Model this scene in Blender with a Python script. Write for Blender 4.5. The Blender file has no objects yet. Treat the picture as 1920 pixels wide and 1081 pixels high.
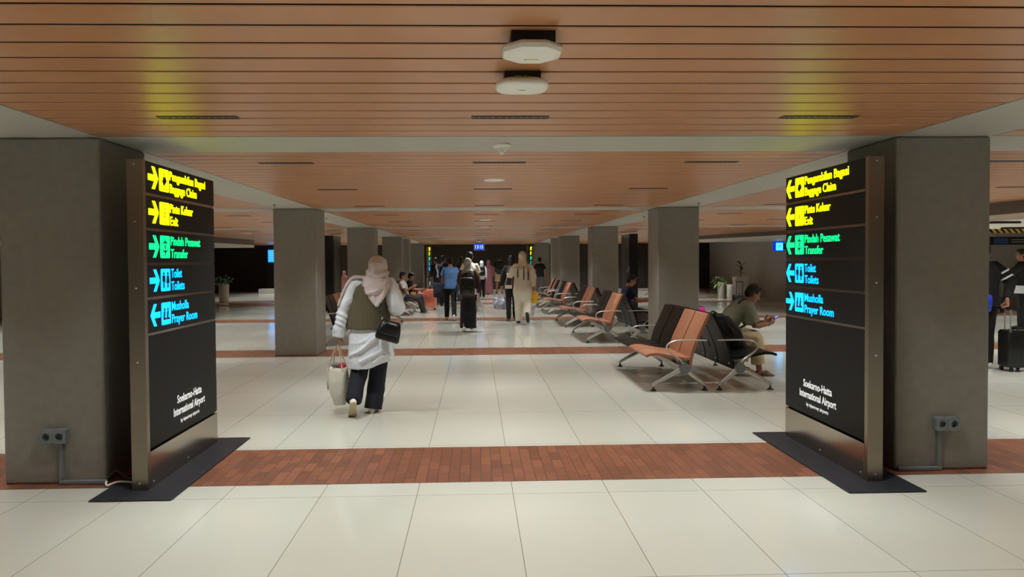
import bpy, bmesh, math, random
from math import sin, cos, pi, radians
from mathutils import Vector as V, Matrix, Euler, noise

S = bpy.context.scene
COL = S.collection
random.seed(7)

# ------------------------------------------------------------------ camera, world, exposure
def setup_camera():
    yaw, pitch, roll = 0.031, -0.023, -0.0069
    f = V((sin(yaw) * cos(pitch), cos(yaw) * cos(pitch), sin(pitch)))
    r = V((cos(yaw), -sin(yaw), 0)); u = r.cross(f)
    r2 = r * cos(roll) + u * sin(roll); u2 = u * cos(roll) - r * sin(roll)
    cam = bpy.data.cameras.new('camera'); ob = bpy.data.objects.new('camera', cam); COL.objects.link(ob)
    m = Matrix((r2, u2, -f)).transposed().to_4x4(); m.translation = V((0, 0, 1.55))
    ob.matrix_world = m
    cam.sensor_width = 36.0; cam.sensor_fit = 'HORIZONTAL'
    cam.lens = 1340.0 / 1920.0 * 36.0
    cam.shift_x = 26.84 / 1920.0; cam.shift_y = -21.33 / 1920.0
    cam.clip_start = 0.05; cam.clip_end = 200
    S.camera = ob
setup_camera()
W = bpy.data.worlds.new('world'); S.world = W; W.use_nodes = True
W.node_tree.nodes['Background'].inputs[0].default_value = (0.9, 0.9, 1.0, 1)
W.node_tree.nodes['Background'].inputs[1].default_value = 0.05
S.view_settings.view_transform = 'Standard'; S.view_settings.look = 'None'
S.view_settings.gamma = 1.0; S.view_settings.use_curve_mapping = False
S.view_settings.exposure = 0.0
SLOT_WATT = 13.3
SLOT_COLOR = (0.93, 1.0, 0.99)

# ------------------------------------------------------------------ colours and materials
def lin(c):
    return tuple((x / 255.0 / 12.92) if x / 255.0 <= 0.04045 else ((x / 255.0 + 0.055) / 1.055) ** 2.4 for x in c)
MC = {}
def mat(name, rgb, rough=0.5, metal=0.0, spec=0.5, noise_amt=0.0, noise_scale=30.0, bump=0.0, bump_scale=80.0, coat=0.0, sheen=0.0, trans=0.0, alpha=1.0):
    if name in MC: return MC[name]
    m = bpy.data.materials.new(name); m.use_nodes = True; nt = m.node_tree
    b = nt.nodes['Principled BSDF']
    c = lin(rgb)
    b.inputs['Base Color'].default_value = (*c, 1)
    b.inputs['Roughness'].default_value = rough; b.inputs['Metallic'].default_value = metal
    b.inputs['Specular IOR Level'].default_value = spec
    b.inputs['Coat Weight'].default_value = coat; b.inputs['Sheen Weight'].default_value = sheen
    b.inputs['Transmission Weight'].default_value = trans; b.inputs['Alpha'].default_value = alpha
    if noise_amt or bump:
        tc = nt.nodes.new('ShaderNodeTexCoord')
    if noise_amt:
        n = nt.nodes.new('ShaderNodeTexNoise'); n.inputs['Scale'].default_value = noise_scale; n.inputs['Detail'].default_value = 5
        nt.links.new(tc.outputs['Object'], n.inputs['Vector'])
        r = nt.nodes.new('ShaderNodeValToRGB')
        r.color_ramp.elements[0].position = 0.3; r.color_ramp.elements[1].position = 0.7
        r.color_ramp.elements[0].color = (*[x * (1 - noise_amt) for x in c], 1)
        r.color_ramp.elements[1].color = (*[min(1, x * (1 + noise_amt)) for x in c], 1)
        nt.links.new(n.outputs['Fac'], r.inputs['Fac']); nt.links.new(r.outputs['Color'], b.inputs['Base Color'])
    if bump:
        n2 = nt.nodes.new('ShaderNodeTexNoise'); n2.inputs['Scale'].default_value = bump_scale; n2.inputs['Detail'].default_value = 6
        nt.links.new(tc.outputs['Object'], n2.inputs['Vector'])
        bp = nt.nodes.new('ShaderNodeBump'); bp.inputs['Strength'].default_value = bump; bp.inputs['Distance'].default_value = 0.01
        nt.links.new(n2.outputs['Fac'], bp.inputs['Height']); nt.links.new(bp.outputs['Normal'], b.inputs['Normal'])
    MC[name] = m
    return m
def emit(name, col, strength=1.0, base=(0, 0, 0)):
    if name in MC: return MC[name]
    m = bpy.data.materials.new(name); m.use_nodes = True
    b = m.node_tree.nodes['Principled BSDF']
    b.inputs['Base Color'].default_value = (*base, 1); b.inputs['Roughness'].default_value = 0.4
    b.inputs['Emission Color'].default_value = (*col, 1); b.inputs['Emission Strength'].default_value = strength
    MC[name] = m
    return m
def wave_mat(name, rgb_a, rgb_b, scale, thresh=0.5, rough=0.8, axis='X', noise_d=0.0):
    if name in MC: return MC[name]
    m = bpy.data.materials.new(name); m.use_nodes = True; nt = m.node_tree; b = nt.nodes['Principled BSDF']
    tc = nt.nodes.new('ShaderNodeTexCoord'); w = nt.nodes.new('ShaderNodeTexWave'); w.bands_direction = axis
    w.inputs['Scale'].default_value = scale; w.inputs['Distortion'].default_value = noise_d
    r = nt.nodes.new('ShaderNodeValToRGB')
    r.color_ramp.elements[0].position = thresh - 0.08; r.color_ramp.elements[1].position = thresh + 0.08
    r.color_ramp.elements[0].color = (*lin(rgb_a), 1); r.color_ramp.elements[1].color = (*lin(rgb_b), 1)
    nt.links.new(tc.outputs['Object'], w.inputs['Vector']); nt.links.new(w.outputs['Fac'], r.inputs['Fac'])
    nt.links.new(r.outputs['Color'], b.inputs['Base Color']); b.inputs['Roughness'].default_value = rough
    MC[name] = m
    return m

def floor_material():
    m = bpy.data.materials.new('cream_floor_tiles'); m.use_nodes = True; nt = m.node_tree; b = nt.nodes['Principled BSDF']
    g = nt.nodes.new('ShaderNodeNewGeometry'); mp = nt.nodes.new('ShaderNodeMapping')
    mp.inputs['Location'].default_value = (-0.239 + 0.638 * 40, -4.715 + 1.278 * 20, 0)
    nt.links.new(g.outputs['Position'], mp.inputs['Vector'])
    br = nt.nodes.new('ShaderNodeTexBrick'); br.offset = 0.0; br.squash = 1.0
    br.inputs['Scale'].default_value = 1.0; br.inputs['Brick Width'].default_value = 0.638; br.inputs['Row Height'].default_value = 1.278
    br.inputs['Mortar Size'].default_value = 0.0022; br.inputs['Mortar Smooth'].default_value = 0.3; br.inputs['Bias'].default_value = 0.0
    br.inputs['Color1'].default_value = (*lin((217, 215, 203)), 1); br.inputs['Color2'].default_value = (*lin((212, 210, 197)), 1)
    br.inputs['Mortar'].default_value = (*lin((120, 115, 104)), 1)
    nt.links.new(mp.outputs['Vector'], br.inputs['Vector'])
    n = nt.nodes.new('ShaderNodeTexNoise'); n.inputs['Scale'].default_value = 1.1; n.inputs['Detail'].default_value = 3
    nt.links.new(g.outputs['Position'], n.inputs['Vector'])
    mx = nt.nodes.new('ShaderNodeMix'); mx.data_type = 'RGBA'; mx.blend_type = 'MULTIPLY'
    r = nt.nodes.new('ShaderNodeValToRGB'); r.color_ramp.elements[0].color = (0.93, 0.93, 0.93, 1); r.color_ramp.elements[1].color = (1, 1, 1, 1)
    nt.links.new(n.outputs['Fac'], r.inputs['Fac']); mx.inputs['Factor'].default_value = 1.0
    nt.links.new(br.outputs['Color'], mx.inputs['A']); nt.links.new(r.outputs['Color'], mx.inputs['B'])
    nt.links.new(mx.outputs['Result'], b.inputs['Base Color'])
    b.inputs['Roughness'].default_value = 0.11; b.inputs['Specular IOR Level'].default_value = 0.5
    return m
def brick_material():
    m = bpy.data.materials.new('red_brick_paving'); m.use_nodes = True; nt = m.node_tree; b = nt.nodes['Principled BSDF']
    g = nt.nodes.new('ShaderNodeNewGeometry'); mp = nt.nodes.new('ShaderNodeMapping')
    mp.inputs['Rotation'].default_value = (0, 0, pi / 2); mp.inputs['Location'].default_value = (60, 30, 0)
    nt.links.new(g.outputs['Position'], mp.inputs['Vector'])
    br = nt.nodes.new('ShaderNodeTexBrick'); br.offset = 0.5; br.offset_frequency = 2; br.squash = 1.0
    br.inputs['Scale'].default_value = 1.0; br.inputs['Brick Width'].default_value = 0.21; br.inputs['Row Height'].default_value = 0.078
    br.inputs['Mortar Size'].default_value = 0.003; br.inputs['Mortar Smooth'].default_value = 0.2
    br.inputs['Color1'].default_value = (*lin((156, 98, 72)), 1); br.inputs['Color2'].default_value = (*lin((124, 78, 58)), 1)
    br.inputs['Mortar'].default_value = (*lin((92, 70, 60)), 1)
    nt.links.new(mp.outputs['Vector'], br.inputs['Vector'])
    n = nt.nodes.new('ShaderNodeTexNoise'); n.inputs['Scale'].default_value = 9; n.inputs['Detail'].default_value = 6
    nt.links.new(g.outputs['Position'], n.inputs['Vector'])
    mx = nt.nodes.new('ShaderNodeMix'); mx.data_type = 'RGBA'; mx.blend_type = 'MULTIPLY'; mx.inputs['Factor'].default_value = 1.0
    r = nt.nodes.new('ShaderNodeValToRGB'); r.color_ramp.elements[0].color = (0.72, 0.70, 0.70, 1); r.color_ramp.elements[1].color = (1.12, 1.08, 1.05, 1)
    nt.links.new(n.outputs['Fac'], r.inputs['Fac'])
    nt.links.new(br.outputs['Color'], mx.inputs['A']); nt.links.new(r.outputs['Color'], mx.inputs['B'])
    nt.links.new(mx.outputs['Result'], b.inputs['Base Color'])
    bp = nt.nodes.new('ShaderNodeBump'); bp.inputs['Strength'].default_value = 0.5; bp.inputs['Distance'].default_value = 0.004; bp.invert = True
    nt.links.new(br.outputs['Fac'], bp.inputs['Height']); nt.links.new(bp.outputs['Normal'], b.inputs['Normal'])
    b.inputs['Roughness'].default_value = 0.42
    return m

M_FLOOR = floor_material(); M_BRICK = brick_material()
M_SLAT = mat('copper_brown_slats', (182, 127, 87), 0.34, spec=0.5, noise_amt=0.05, noise_scale=3)
M_VOIDSHADE = mat('ceiling_void_shade', (10, 7, 5), 0.95, spec=0.1)  # near-black: shade of the void and slat gaps put into the colour
M_SOFFIT = mat('grey_soffit', (176, 173, 162), 0.7)
M_COLUMN = mat('taupe_render', (140, 134, 125), 0.85, noise_amt=0.06, noise_scale=14, bump=0.25, bump_scale=160)
M_DARKWALL = mat('dark_brown_wall', (44, 33, 29), 0.55)
M_GREYWALL = mat('grey_wall', (168, 164, 157), 0.75)
M_TAUPE = mat('taupe_wall', (112, 102, 92), 0.8)
M_STEEL = mat('brushed_steel', (158, 148, 133), 0.32, metal=1.0)
M_STEELDARK = mat('polished_steel', (172, 162, 150), 0.2, metal=1.0)
M_SCREW = mat('screw', (222, 220, 214), 0.3, metal=0.3)
M_SIGNBLK = mat('sign_black', (17, 17, 19), 0.5, spec=0.3)
M_RUBBER = mat('black_rubber', (36, 37, 44), 0.5, noise_amt=0.3, noise_scale=8)
M_WHITEP = mat('white_plastic', (236, 235, 226), 0.4)
M_GREYP = mat('grey_plastic', (118, 124, 124), 0.5)
M_BLACK = mat('black_plastic', (16, 16, 17), 0.45)
M_CHROME = mat('cast_aluminium', (206, 203, 196), 0.36, metal=0.6)
M_SEATB = mat('brown_seat', (172, 116, 88), 0.42, spec=0.5)
M_SEATK = mat('black_seat', (10, 10, 12), 0.38, spec=0.3)
M_SKIN = mat('skin', (170, 116, 88), 0.55)
M_SKIND = mat('skin_tan', (148, 98, 74), 0.55)
M_HAIR = mat('black_hair', (16, 13, 13), 0.6)
M_EYE = mat('eye_dark', (30, 22, 18), 0.2)
YEL = emit('lit_yellow', (2.6, 2.85, 0.0), 1.0)
GRN = emit('lit_green', (0.0, 1.7, 0.42), 1.0)
CYA = emit('lit_cyan', (0.0, 0.90, 2.4), 1.0)
WLET = emit('lit_white', (0.55, 0.55, 0.53), 1.0, (0.8, 0.8, 0.8))

# ------------------------------------------------------------------ object helpers
def bm_new(): return bmesh.new()
def finish(name, bm, m, parent=None, smooth=False, loc=None, bevel=0.0, seg=2, angle=40):
    me = bpy.data.meshes.new(name)
    bmesh.ops.recalc_face_normals(bm, faces=bm.faces)
    bm.to_mesh(me); bm.free()
    o = bpy.data.objects.new(name, me); COL.objects.link(o)
    if m: me.materials.append(m)
    if smooth:
        for p in me.polygons: p.use_smooth = True
    if parent: o.parent = parent
    if loc is not None: o.location = loc
    if bevel:
        md = o.modifiers.new('bevel', 'BEVEL'); md.width = bevel; md.segments = seg; md.limit_method = 'ANGLE'; md.angle_limit = radians(angle)
    return o
def box(bm, x0, x1, y0, y1, z0, z1, mtx=None):
    vs = [bm.verts.new((x, y, z)) for z in (z0, z1) for y in (y0, y1) for x in (x0, x1)]
    if mtx:
        for v in vs: v.co = mtx @ v.co
    for f in ((0, 2, 3, 1), (4, 5, 7, 6), (0, 1, 5, 4), (2, 6, 7, 3), (0, 4, 6, 2), (1, 3, 7, 5)):
        bm.faces.new([vs[i] for i in f])
    return vs
def cyl(bm, a, b, r1, r2=None, n=20, cap=True):
    a, b = V(a), V(b); r2 = r1 if r2 is None else r2
    d = (b - a).normalized(); s = d.orthogonal().normalized(); t = d.cross(s)
    A = [bm.verts.new(a + (s * cos(2 * pi * i / n) + t * sin(2 * pi * i / n)) * r1) for i in range(n)]
    B = [bm.verts.new(b + (s * cos(2 * pi * i / n) + t * sin(2 * pi * i / n)) * r2) for i in range(n)]
    for i in range(n): bm.faces.new((A[i], A[(i + 1) % n], B[(i + 1) % n], B[i]))
    if cap: bm.faces.new(A[::-1]); bm.faces.new(B)
def lathe(bm, prof, c=(0, 0, 0), n=28, ax='Z'):
    rings = []
    for r, z in prof:
        if r < 1e-5: rings.append([bm.verts.new((c[0], c[1], c[2] + z))])
        else: rings.append([bm.verts.new((c[0] + r * cos(2 * pi * i / n), c[1] + r * sin(2 * pi * i / n), c[2] + z)) for i in range(n)])
    for A, B in zip(rings, rings[1:]):
        for i in range(n):
            j = (i + 1) % n
            if len(A) == 1 and len(B) == 1: continue
            if len(A) == 1: bm.faces.new((A[0], B[j], B[i]))
            elif len(B) == 1: bm.faces.new((A[i], A[j], B[0]))
            else: bm.faces.new((A[i], A[j], B[j], B[i]))
def ell(bm, c, r, rot=None, u=16, v=12):
    m = Matrix.Translation(V(c)) @ (rot.to_4x4() if rot is not None else Matrix()) @ Matrix.Diagonal((r[0], r[1], r[2], 1))
    bmesh.ops.create_uvsphere(bm, u_segments=u, v_segments=v, radius=1, matrix=m)
def loft(bm, rings, cap=True):
    """rings: list of lists of Vectors, same count"""
    R = [[bm.verts.new(p) for p in r] for r in rings]
    n = len(R[0])
    for A, B in zip(R, R[1:]):
        for i in range(n): bm.faces.new((A[i], A[(i + 1) % n], B[(i + 1) % n], B[i]))
    if cap: bm.faces.new(R[0][::-1]); bm.faces.new(R[-1])
def ering(c, rx, ry, sx=V((1, 0, 0)), sy=V((0, 1, 0)), n=18, power=2.0):
    out = []
    for i in range(n):
        a = 2 * pi * i / n; ca, sa = cos(a), sin(a)
        if power != 2.0:
            ca = math.copysign(abs(ca) ** (2 / power), ca); sa = math.copysign(abs(sa) ** (2 / power), sa)
        out.append(V(c) + V(sx) * rx * ca + V(sy) * ry * sa)
    return out
def tube(bm, pts, rads, n=12, side=None, round_ends=True):
    """swept tube with per-point radius (r or (r_side, r_other)); ends rounded"""
    pts = [V(p) for p in pts]; k = len(pts)
    rads = [(r, r) if not isinstance(r, tuple) else r for r in (rads if isinstance(rads, (list,)) else [rads] * k)]
    T = []
    for i in range(k):
        a = pts[max(0, i - 1)]; b = pts[min(k - 1, i + 1)]
        T.append((b - a).normalized())
    ref = V(side) if side is not None else T[0].orthogonal()
    rings = []
    prev = None
    for i in range(k):
        s = ref if side is not None else (prev if prev is not None else ref)
        s = (s - T[i] * s.dot(T[i]))
        if s.length < 1e-4: s = T[i].orthogonal()
        s.normalize(); prev = s; o = T[i].cross(s)
        if i == 0 and round_ends:
            for q in (0.35, 0.75):
                rr = math.sqrt(max(0, 1 - (1 - q) ** 2)); m_ = min(rads[0])
                rings.append(ering(pts[0] - T[0] * m_ * (1 - q), rads[0][0] * rr, rads[0][1] * rr, s, o, n))
        rings.append(ering(pts[i], rads[i][0], rads[i][1], s, o, n))
        if i == k - 1 and round_ends:
            for q in (0.75, 0.35):
                rr = math.sqrt(max(0, 1 - (1 - q) ** 2)); m_ = min(rads[-1])
                rings.append(ering(pts[-1] + T[-1] * m_ * (1 - q), rads[-1][0] * rr, rads[-1][1] * rr, s, o, n))
    loft(bm, rings)
def smooth_pts(pts, sub=5):
    pts = [V(p) for p in pts]; out = []
    for i in range(len(pts) - 1):
        p0 = pts[max(0, i - 1)]; p1 = pts[i]; p2 = pts[i + 1]; p3 = pts[min(len(pts) - 1, i + 2)]
        for k in range(sub):
            t = k / sub
            out.append(0.5 * ((2 * p1) + (p2 - p0) * t + (2 * p0 - 5 * p1 + 4 * p2 - p3) * t * t + (3 * p1 - p0 - 3 * p2 + p3) * t ** 3))
    out.append(pts[-1]); return out
def prism(bm, poly, y0, y1, plane='XZ'):
    """extrude a 2D polygon (a,b): XZ -> along Y ; XY -> along Z"""
    if plane == 'XZ': A = [bm.verts.new((a, y0, b)) for a, b in poly]; B = [bm.verts.new((a, y1, b)) for a, b in poly]
    else: A = [bm.verts.new((a, b, y0)) for a, b in poly]; B = [bm.verts.new((a, b, y1)) for a, b in poly]
    n = len(poly)
    for i in range(n): bm.faces.new((A[i], A[(i + 1) % n], B[(i + 1) % n], B[i]))
    bm.faces.new(A[::-1]); bm.faces.new(B)

def thing(name, label, cat, loc=(0, 0, 0), rotz=0.0, group=None):
    o = bpy.data.objects.new(name, None); COL.objects.link(o); o.empty_display_size = 0.1
    o.location = loc; o.rotation_euler = (0, 0, rotz); o['label'] = label; o['category'] = cat
    if group: o['group'] = group
    return o
def tag(o, label, cat, group=None):
    o['label'] = label; o['category'] = cat
    if group: o['group'] = group
    return o
def struct(o):
    o['kind'] = 'structure'; return o
def copy_tree(o, parent=None):
    c = o.copy(); COL.objects.link(c)
    if parent: c.parent = parent
    for ch in list(o.children): copy_tree(ch, c)
    return c
def dup(src, loc, rotz, label, group=None):
    c = copy_tree(src); c.location = loc; c.rotation_euler = (0, 0, rotz); c['label'] = label
    if group: c['group'] = group
    return c
def text_mesh(body, size, width=None, bold=0.0, extrude=0.001, space=1.0):
    cu = bpy.data.curves.new('lettering', 'FONT'); cu.body = body; cu.size = size; cu.offset = bold; cu.extrude = extrude
    cu.space_character = space; cu.resolution_u = 3
    o = bpy.data.objects.new('tmp', cu); COL.objects.link(o)
    dg = bpy.context.evaluated_depsgraph_get()
    me = bpy.data.meshes.new_from_object(o.evaluated_get(dg))
    bpy.data.objects.remove(o); bpy.data.curves.remove(cu)
    xs = [v.co.x for v in me.vertices]
    if width and xs:
        k = width / (max(xs) - min(xs)); x0 = min(xs)
        for v in me.vertices: v.co.x = (v.co.x - x0) * k
    return me

# ------------------------------------------------------------------ the building
H = 2.429
CW = 0.697
COLY = [-1.675, 5.087, 11.848, 18.61, 25.55, 28.33, 36.02]
XL, XR = -2.617, 3.047
YEND = 38.6; YBACK = -5.5
XWL, XWR = -15.5, 16.5
def build_shell():
    bm = bm_new(); box(bm, XWL, XWR, YBACK, YEND, -0.1, 0.0)
    struct(finish('floor', bm, M_FLOOR))
    for i, y in enumerate(COLY):
        bm = bm_new(); box(bm, XWL + 0.01, XWR - 0.01, y - 0.105, y + 0.84, -0.05, 0.002)
        struct(finish('trim_%d' % (i + 1), bm, M_BRICK))
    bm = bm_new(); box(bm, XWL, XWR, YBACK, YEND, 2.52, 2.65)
    ceil = struct(finish('ceiling', bm, M_VOIDSHADE))
    # grey soffit grid
    bm = bm_new()
    for y in COLY: box(bm, XWL, XWR, y, y + CW, H - 0.001, 2.53)
    ys = [YBACK] + [v for y in COLY for v in (y, y + CW)] + [YEND]
    for x0, x1 in ((XL - CW, XL), (XR, XR + CW)):
        for a, b in zip(ys[::2], ys[1::2]): box(bm, x0, x1, a, b, H - 0.001, 2.53)
    finish('soffit', bm, M_SOFFIT, ceil)
    # slats
    for (x0, x1) in ((XWL, XL - CW), (XL, XR), (XR + CW, XWR)):
        for a, b in zip(ys[::2], ys[1::2]):
            L = b - a
            if L < 0.3: continue
            n = max(1, round(L / 0.2145)); p = L / n
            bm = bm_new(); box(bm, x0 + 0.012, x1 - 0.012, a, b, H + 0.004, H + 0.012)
            finish('groove_shade_sheet', bm, M_VOIDSHADE, ceil)  # added black sheet, stands in for the shade inside the slat grooves
            bm = bm_new()
            for i in range(n):
                y = a + i * p + 0.011; y1 = a + (i + 1) * p - 0.011
                prism_x(bm, x0 + 0.012, x1 - 0.012, [(y, H + 0.03), (y, H + 0.003), (y + 0.004, H), (y1 - 0.004, H), (y1, H + 0.003), (y1, H + 0.03)])
            finish('slat_panel', bm, M_SLAT, ceil)
    # walls
    bm = bm_new(); box(bm, XWL, XWR, YEND, YEND + 0.2, 0, 2.6); struct(finish('wall_back', bm, M_DARKWALL))
    bm = bm_new(); box(bm, XWL - 0.2, XWL, YBACK, YEND, 0, 2.6); struct(finish('wall_left', bm, M_GREYWALL))
    bm = bm_new(); box(bm, XWR, XWR + 0.2, YBACK, YEND, 0, 2.6); struct(finish('wall_right', bm, M_GREYWALL))
    bm = bm_new(); box(bm, XWL, XWR, YBACK - 0.2, YBACK, 0, 2.6); struct(finish('wall_front', bm, M_GREYWALL))
    # grey splayed wall of the right hall
    bm = bm_new(); prism(bm, [(12.75, YEND - 0.01), (11.08, 25.0), (10.55, 20.9), (XWR - 0.01, 20.9), (XWR - 0.01, YEND - 0.01)], 0, 2.5, 'XY')
    struct(finish('wall_splayed', bm, M_GREYWALL))
def prism_x(bm, x0, x1, poly):
    A = [bm.verts.new((x0, a, b)) for a, b in poly]; B = [bm.verts.new((x1, a, b)) for a, b in poly]; n = len(poly)
    for i in range(n): bm.faces.new((A[i], A[(i + 1) % n], B[(i + 1) % n], B[i]))
    bm.faces.new(A[::-1]); bm.faces.new(B)
build_shell()

def build_columns():
    ords = ['behind the camera', 'nearest', 'second', 'third', 'fourth', 'fifth', 'sixth']
    for s, side in ((0, 'left'), (1, 'right')):
        for i, y in enumerate(COLY):
            if i == 0: continue
            x = XL - CW if s == 0 else XR
            r = 0.03
            bm = bm_new(); prism(bm, [(x, y), (x + CW, y), (x + CW, y + CW), (x, y + CW)], 0.0, H - 0.0015, 'XY')
            o = finish('square_column', bm, M_COLUMN, bevel=0.018, seg=3, angle=60)
            lab = ('nearest square taupe column, standing behind the %s wayfinding sign' % side) if i == 1 else \
                  ('%s square taupe column from the front along the %s side of the corridor' % (ords[i], side))
            tag(o, lab, 'column', 'taupe columns lining the corridor')
build_columns()

def build_bulkheads():
    def bulk(name, poly, z0, label):
        t = thing(name, label, 'bulkhead')
        bm = bm_new(); prism(bm, poly, z0 + 0.1, H - 0.002, 'XY'); finish('fascia', bm, M_TAUPE, t)
        bm = bm_new(); prism(bm, poly, z0, z0 + 0.1, 'XY'); finish('lower_band', bm, M_WHITEP, t)
    bulk('bulkhead', [(8.45, 8.2), (XWR - .02, 8.2), (XWR - .02, 14.5), (8.45, 14.5)], 2.135, 'dropped taupe bulkhead with pale lower edge at far right behind the column')
    bulk('bulkhead', [(8.35, 26.6), (9.9, 20.9), (10.54, 20.9), (11.05, 24.95), (11.22, 26.6)], 2.19, 'dropped taupe bulkhead above the grey wall with the small blue sign')
    bulk('bulkhead', [(-15.4, 20.5), (-9.0, 24.0), (-8.75, 28.6), (-15.4, 28.6)], 2.13, 'dropped taupe bulkhead in the left hall above the dark wall')
build_bulkheads()

# ------------------------------------------------------------------ ceiling lights and ceiling devices
SLOT_Y = [-0.2, 2.05, 4.4, 6.42, 8.78, 11.42, 13.63, 15.9, 18.24, 20.4, 22.7, 24.95, 27.3, 29.6, 31.9, 34.4, 37.3]
SLOT_X = [(-10.2, 'added light, far side of left hall'), (-8.3, 'added light, middle of left hall'), (-6.37, 'outer left hall'), (-4.45, 'left hall'), (-1.67, 'left side of the corridor'), (0.22, 'middle of the corridor'), (2.14, 'right side of the corridor'), (4.9, 'right hall'), (6.78, 'outer right hall'), (8.65, 'added light, middle of right hall'), (10.5, 'added light, far side of right hall'), (12.6, 'added light, right alcove'), (14.8, 'added light, far end of right-hand alcove')]  # outermost hall and alcove slots are added to brighten those areas
def ordinal(n):
    w = ['first', 'second', 'third', 'fourth', 'fifth', 'sixth', 'seventh', 'eighth', 'ninth', 'tenth', 'eleventh', 'twelfth', 'thirteenth', 'fourteenth', 'fifteenth', 'sixteenth']
    return w[n]
def lamp_dots():
    m = bpy.data.materials.new('lamp_dots'); m.use_nodes = True; nt = m.node_tree; b = nt.nodes['Principled BSDF']
    b.inputs['Base Color'].default_value = (.01, .01, .01, 1)
    tc = nt.nodes.new('ShaderNodeTexCoord'); w = nt.nodes.new('ShaderNodeTexWave'); w.inputs['Scale'].default_value = 7.5
    mt = nt.nodes.new('ShaderNodeMath'); mt.operation = 'POWER'; mt.inputs[1].default_value = 14
    nt.links.new(tc.outputs['Object'], w.inputs['Vector']); nt.links.new(w.outputs['Fac'], mt.inputs[0]); sc = nt.nodes.new('ShaderNodeMath'); sc.operation = 'MULTIPLY'; sc.inputs[1].default_value = 0.3; nt.links.new(mt.outputs[0], sc.inputs[0]); nt.links.new(sc.outputs[0], b.inputs['Emission Strength'])
    b.inputs['Emission Color'].default_value = (1, .95, .85, 1)
    return m
LAMP_DOT = lamp_dots()
def build_slots():
    w, d = 0.23, 0.034
    bm = bm_new()
    box(bm, -w - 0.008, w + 0.008, -d - 0.006, -d, -0.004, 0.02); box(bm, -w - 0.008, w + 0.008, d, d + 0.006, -0.004, 0.02)
    box(bm, -w - 0.008, -w, -d, d, -0.004, 0.02); box(bm, w, w + 0.008, -d, d, -0.004, 0.02)
    box(bm, -w, w, -d, d, -0.0015, 0.03)
    src = thing('slot_light', 'x', 'ceiling light', (0, 0, H))
    finish('frame', bm, M_BLACK, src)
    bm = bm_new()
    box(bm, -0.21, 0.21, -0.008, 0.008, -0.003, -0.0016)
    finish('lens', bm, LAMP_DOT, src)
    first = True
    ld = bpy.data.lights.new('slot_lamp', 'AREA'); ld.shape = 'RECTANGLE'; ld.size = 0.40; ld.size_y = 0.05
    ld.energy = SLOT_WATT; ld.color = SLOT_COLOR; ld.spread = radians(98)
    todo = []
    for j, y in enumerate(SLOT_Y):
        for i, (x, nm) in enumerate(SLOT_X):
            if x > 8 and y < 8: continue
            if x > 8 and 20 < y < 27 : continue
            if x > 12 and (y < 8 or y > 20): continue
            if x > 10 and y > 20: continue
            if x < -8 and (y < 8 or 20 < y < 29): continue
            zz = 2.135 if x > 8 and y < 14.4 else H
            if y >= 3:
                lab = 'dark linear slot light %s row from the front, %s' % (ordinal(j - 2), nm)
            else:
                lab = 'dark linear slot light overhead above the camera, %s' % nm
                if y < 0: lab = 'dark linear slot light behind the camera, %s' % nm
            if first: t = src; first = False; t['label'] = lab
            else: t = dup(src, (0, 0, 0), 0, lab)
            t.location = (x, y, zz - (0.0 if zz == H else 0.0315)); t['group'] = 'linear slot lights in the slatted ceiling'
            todo.append(t)
    for t in todo:
        lo = bpy.data.objects.new('lamp', ld); COL.objects.link(lo); lo.location = (0, 0, -0.012); lo.parent = t
build_slots()

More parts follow.
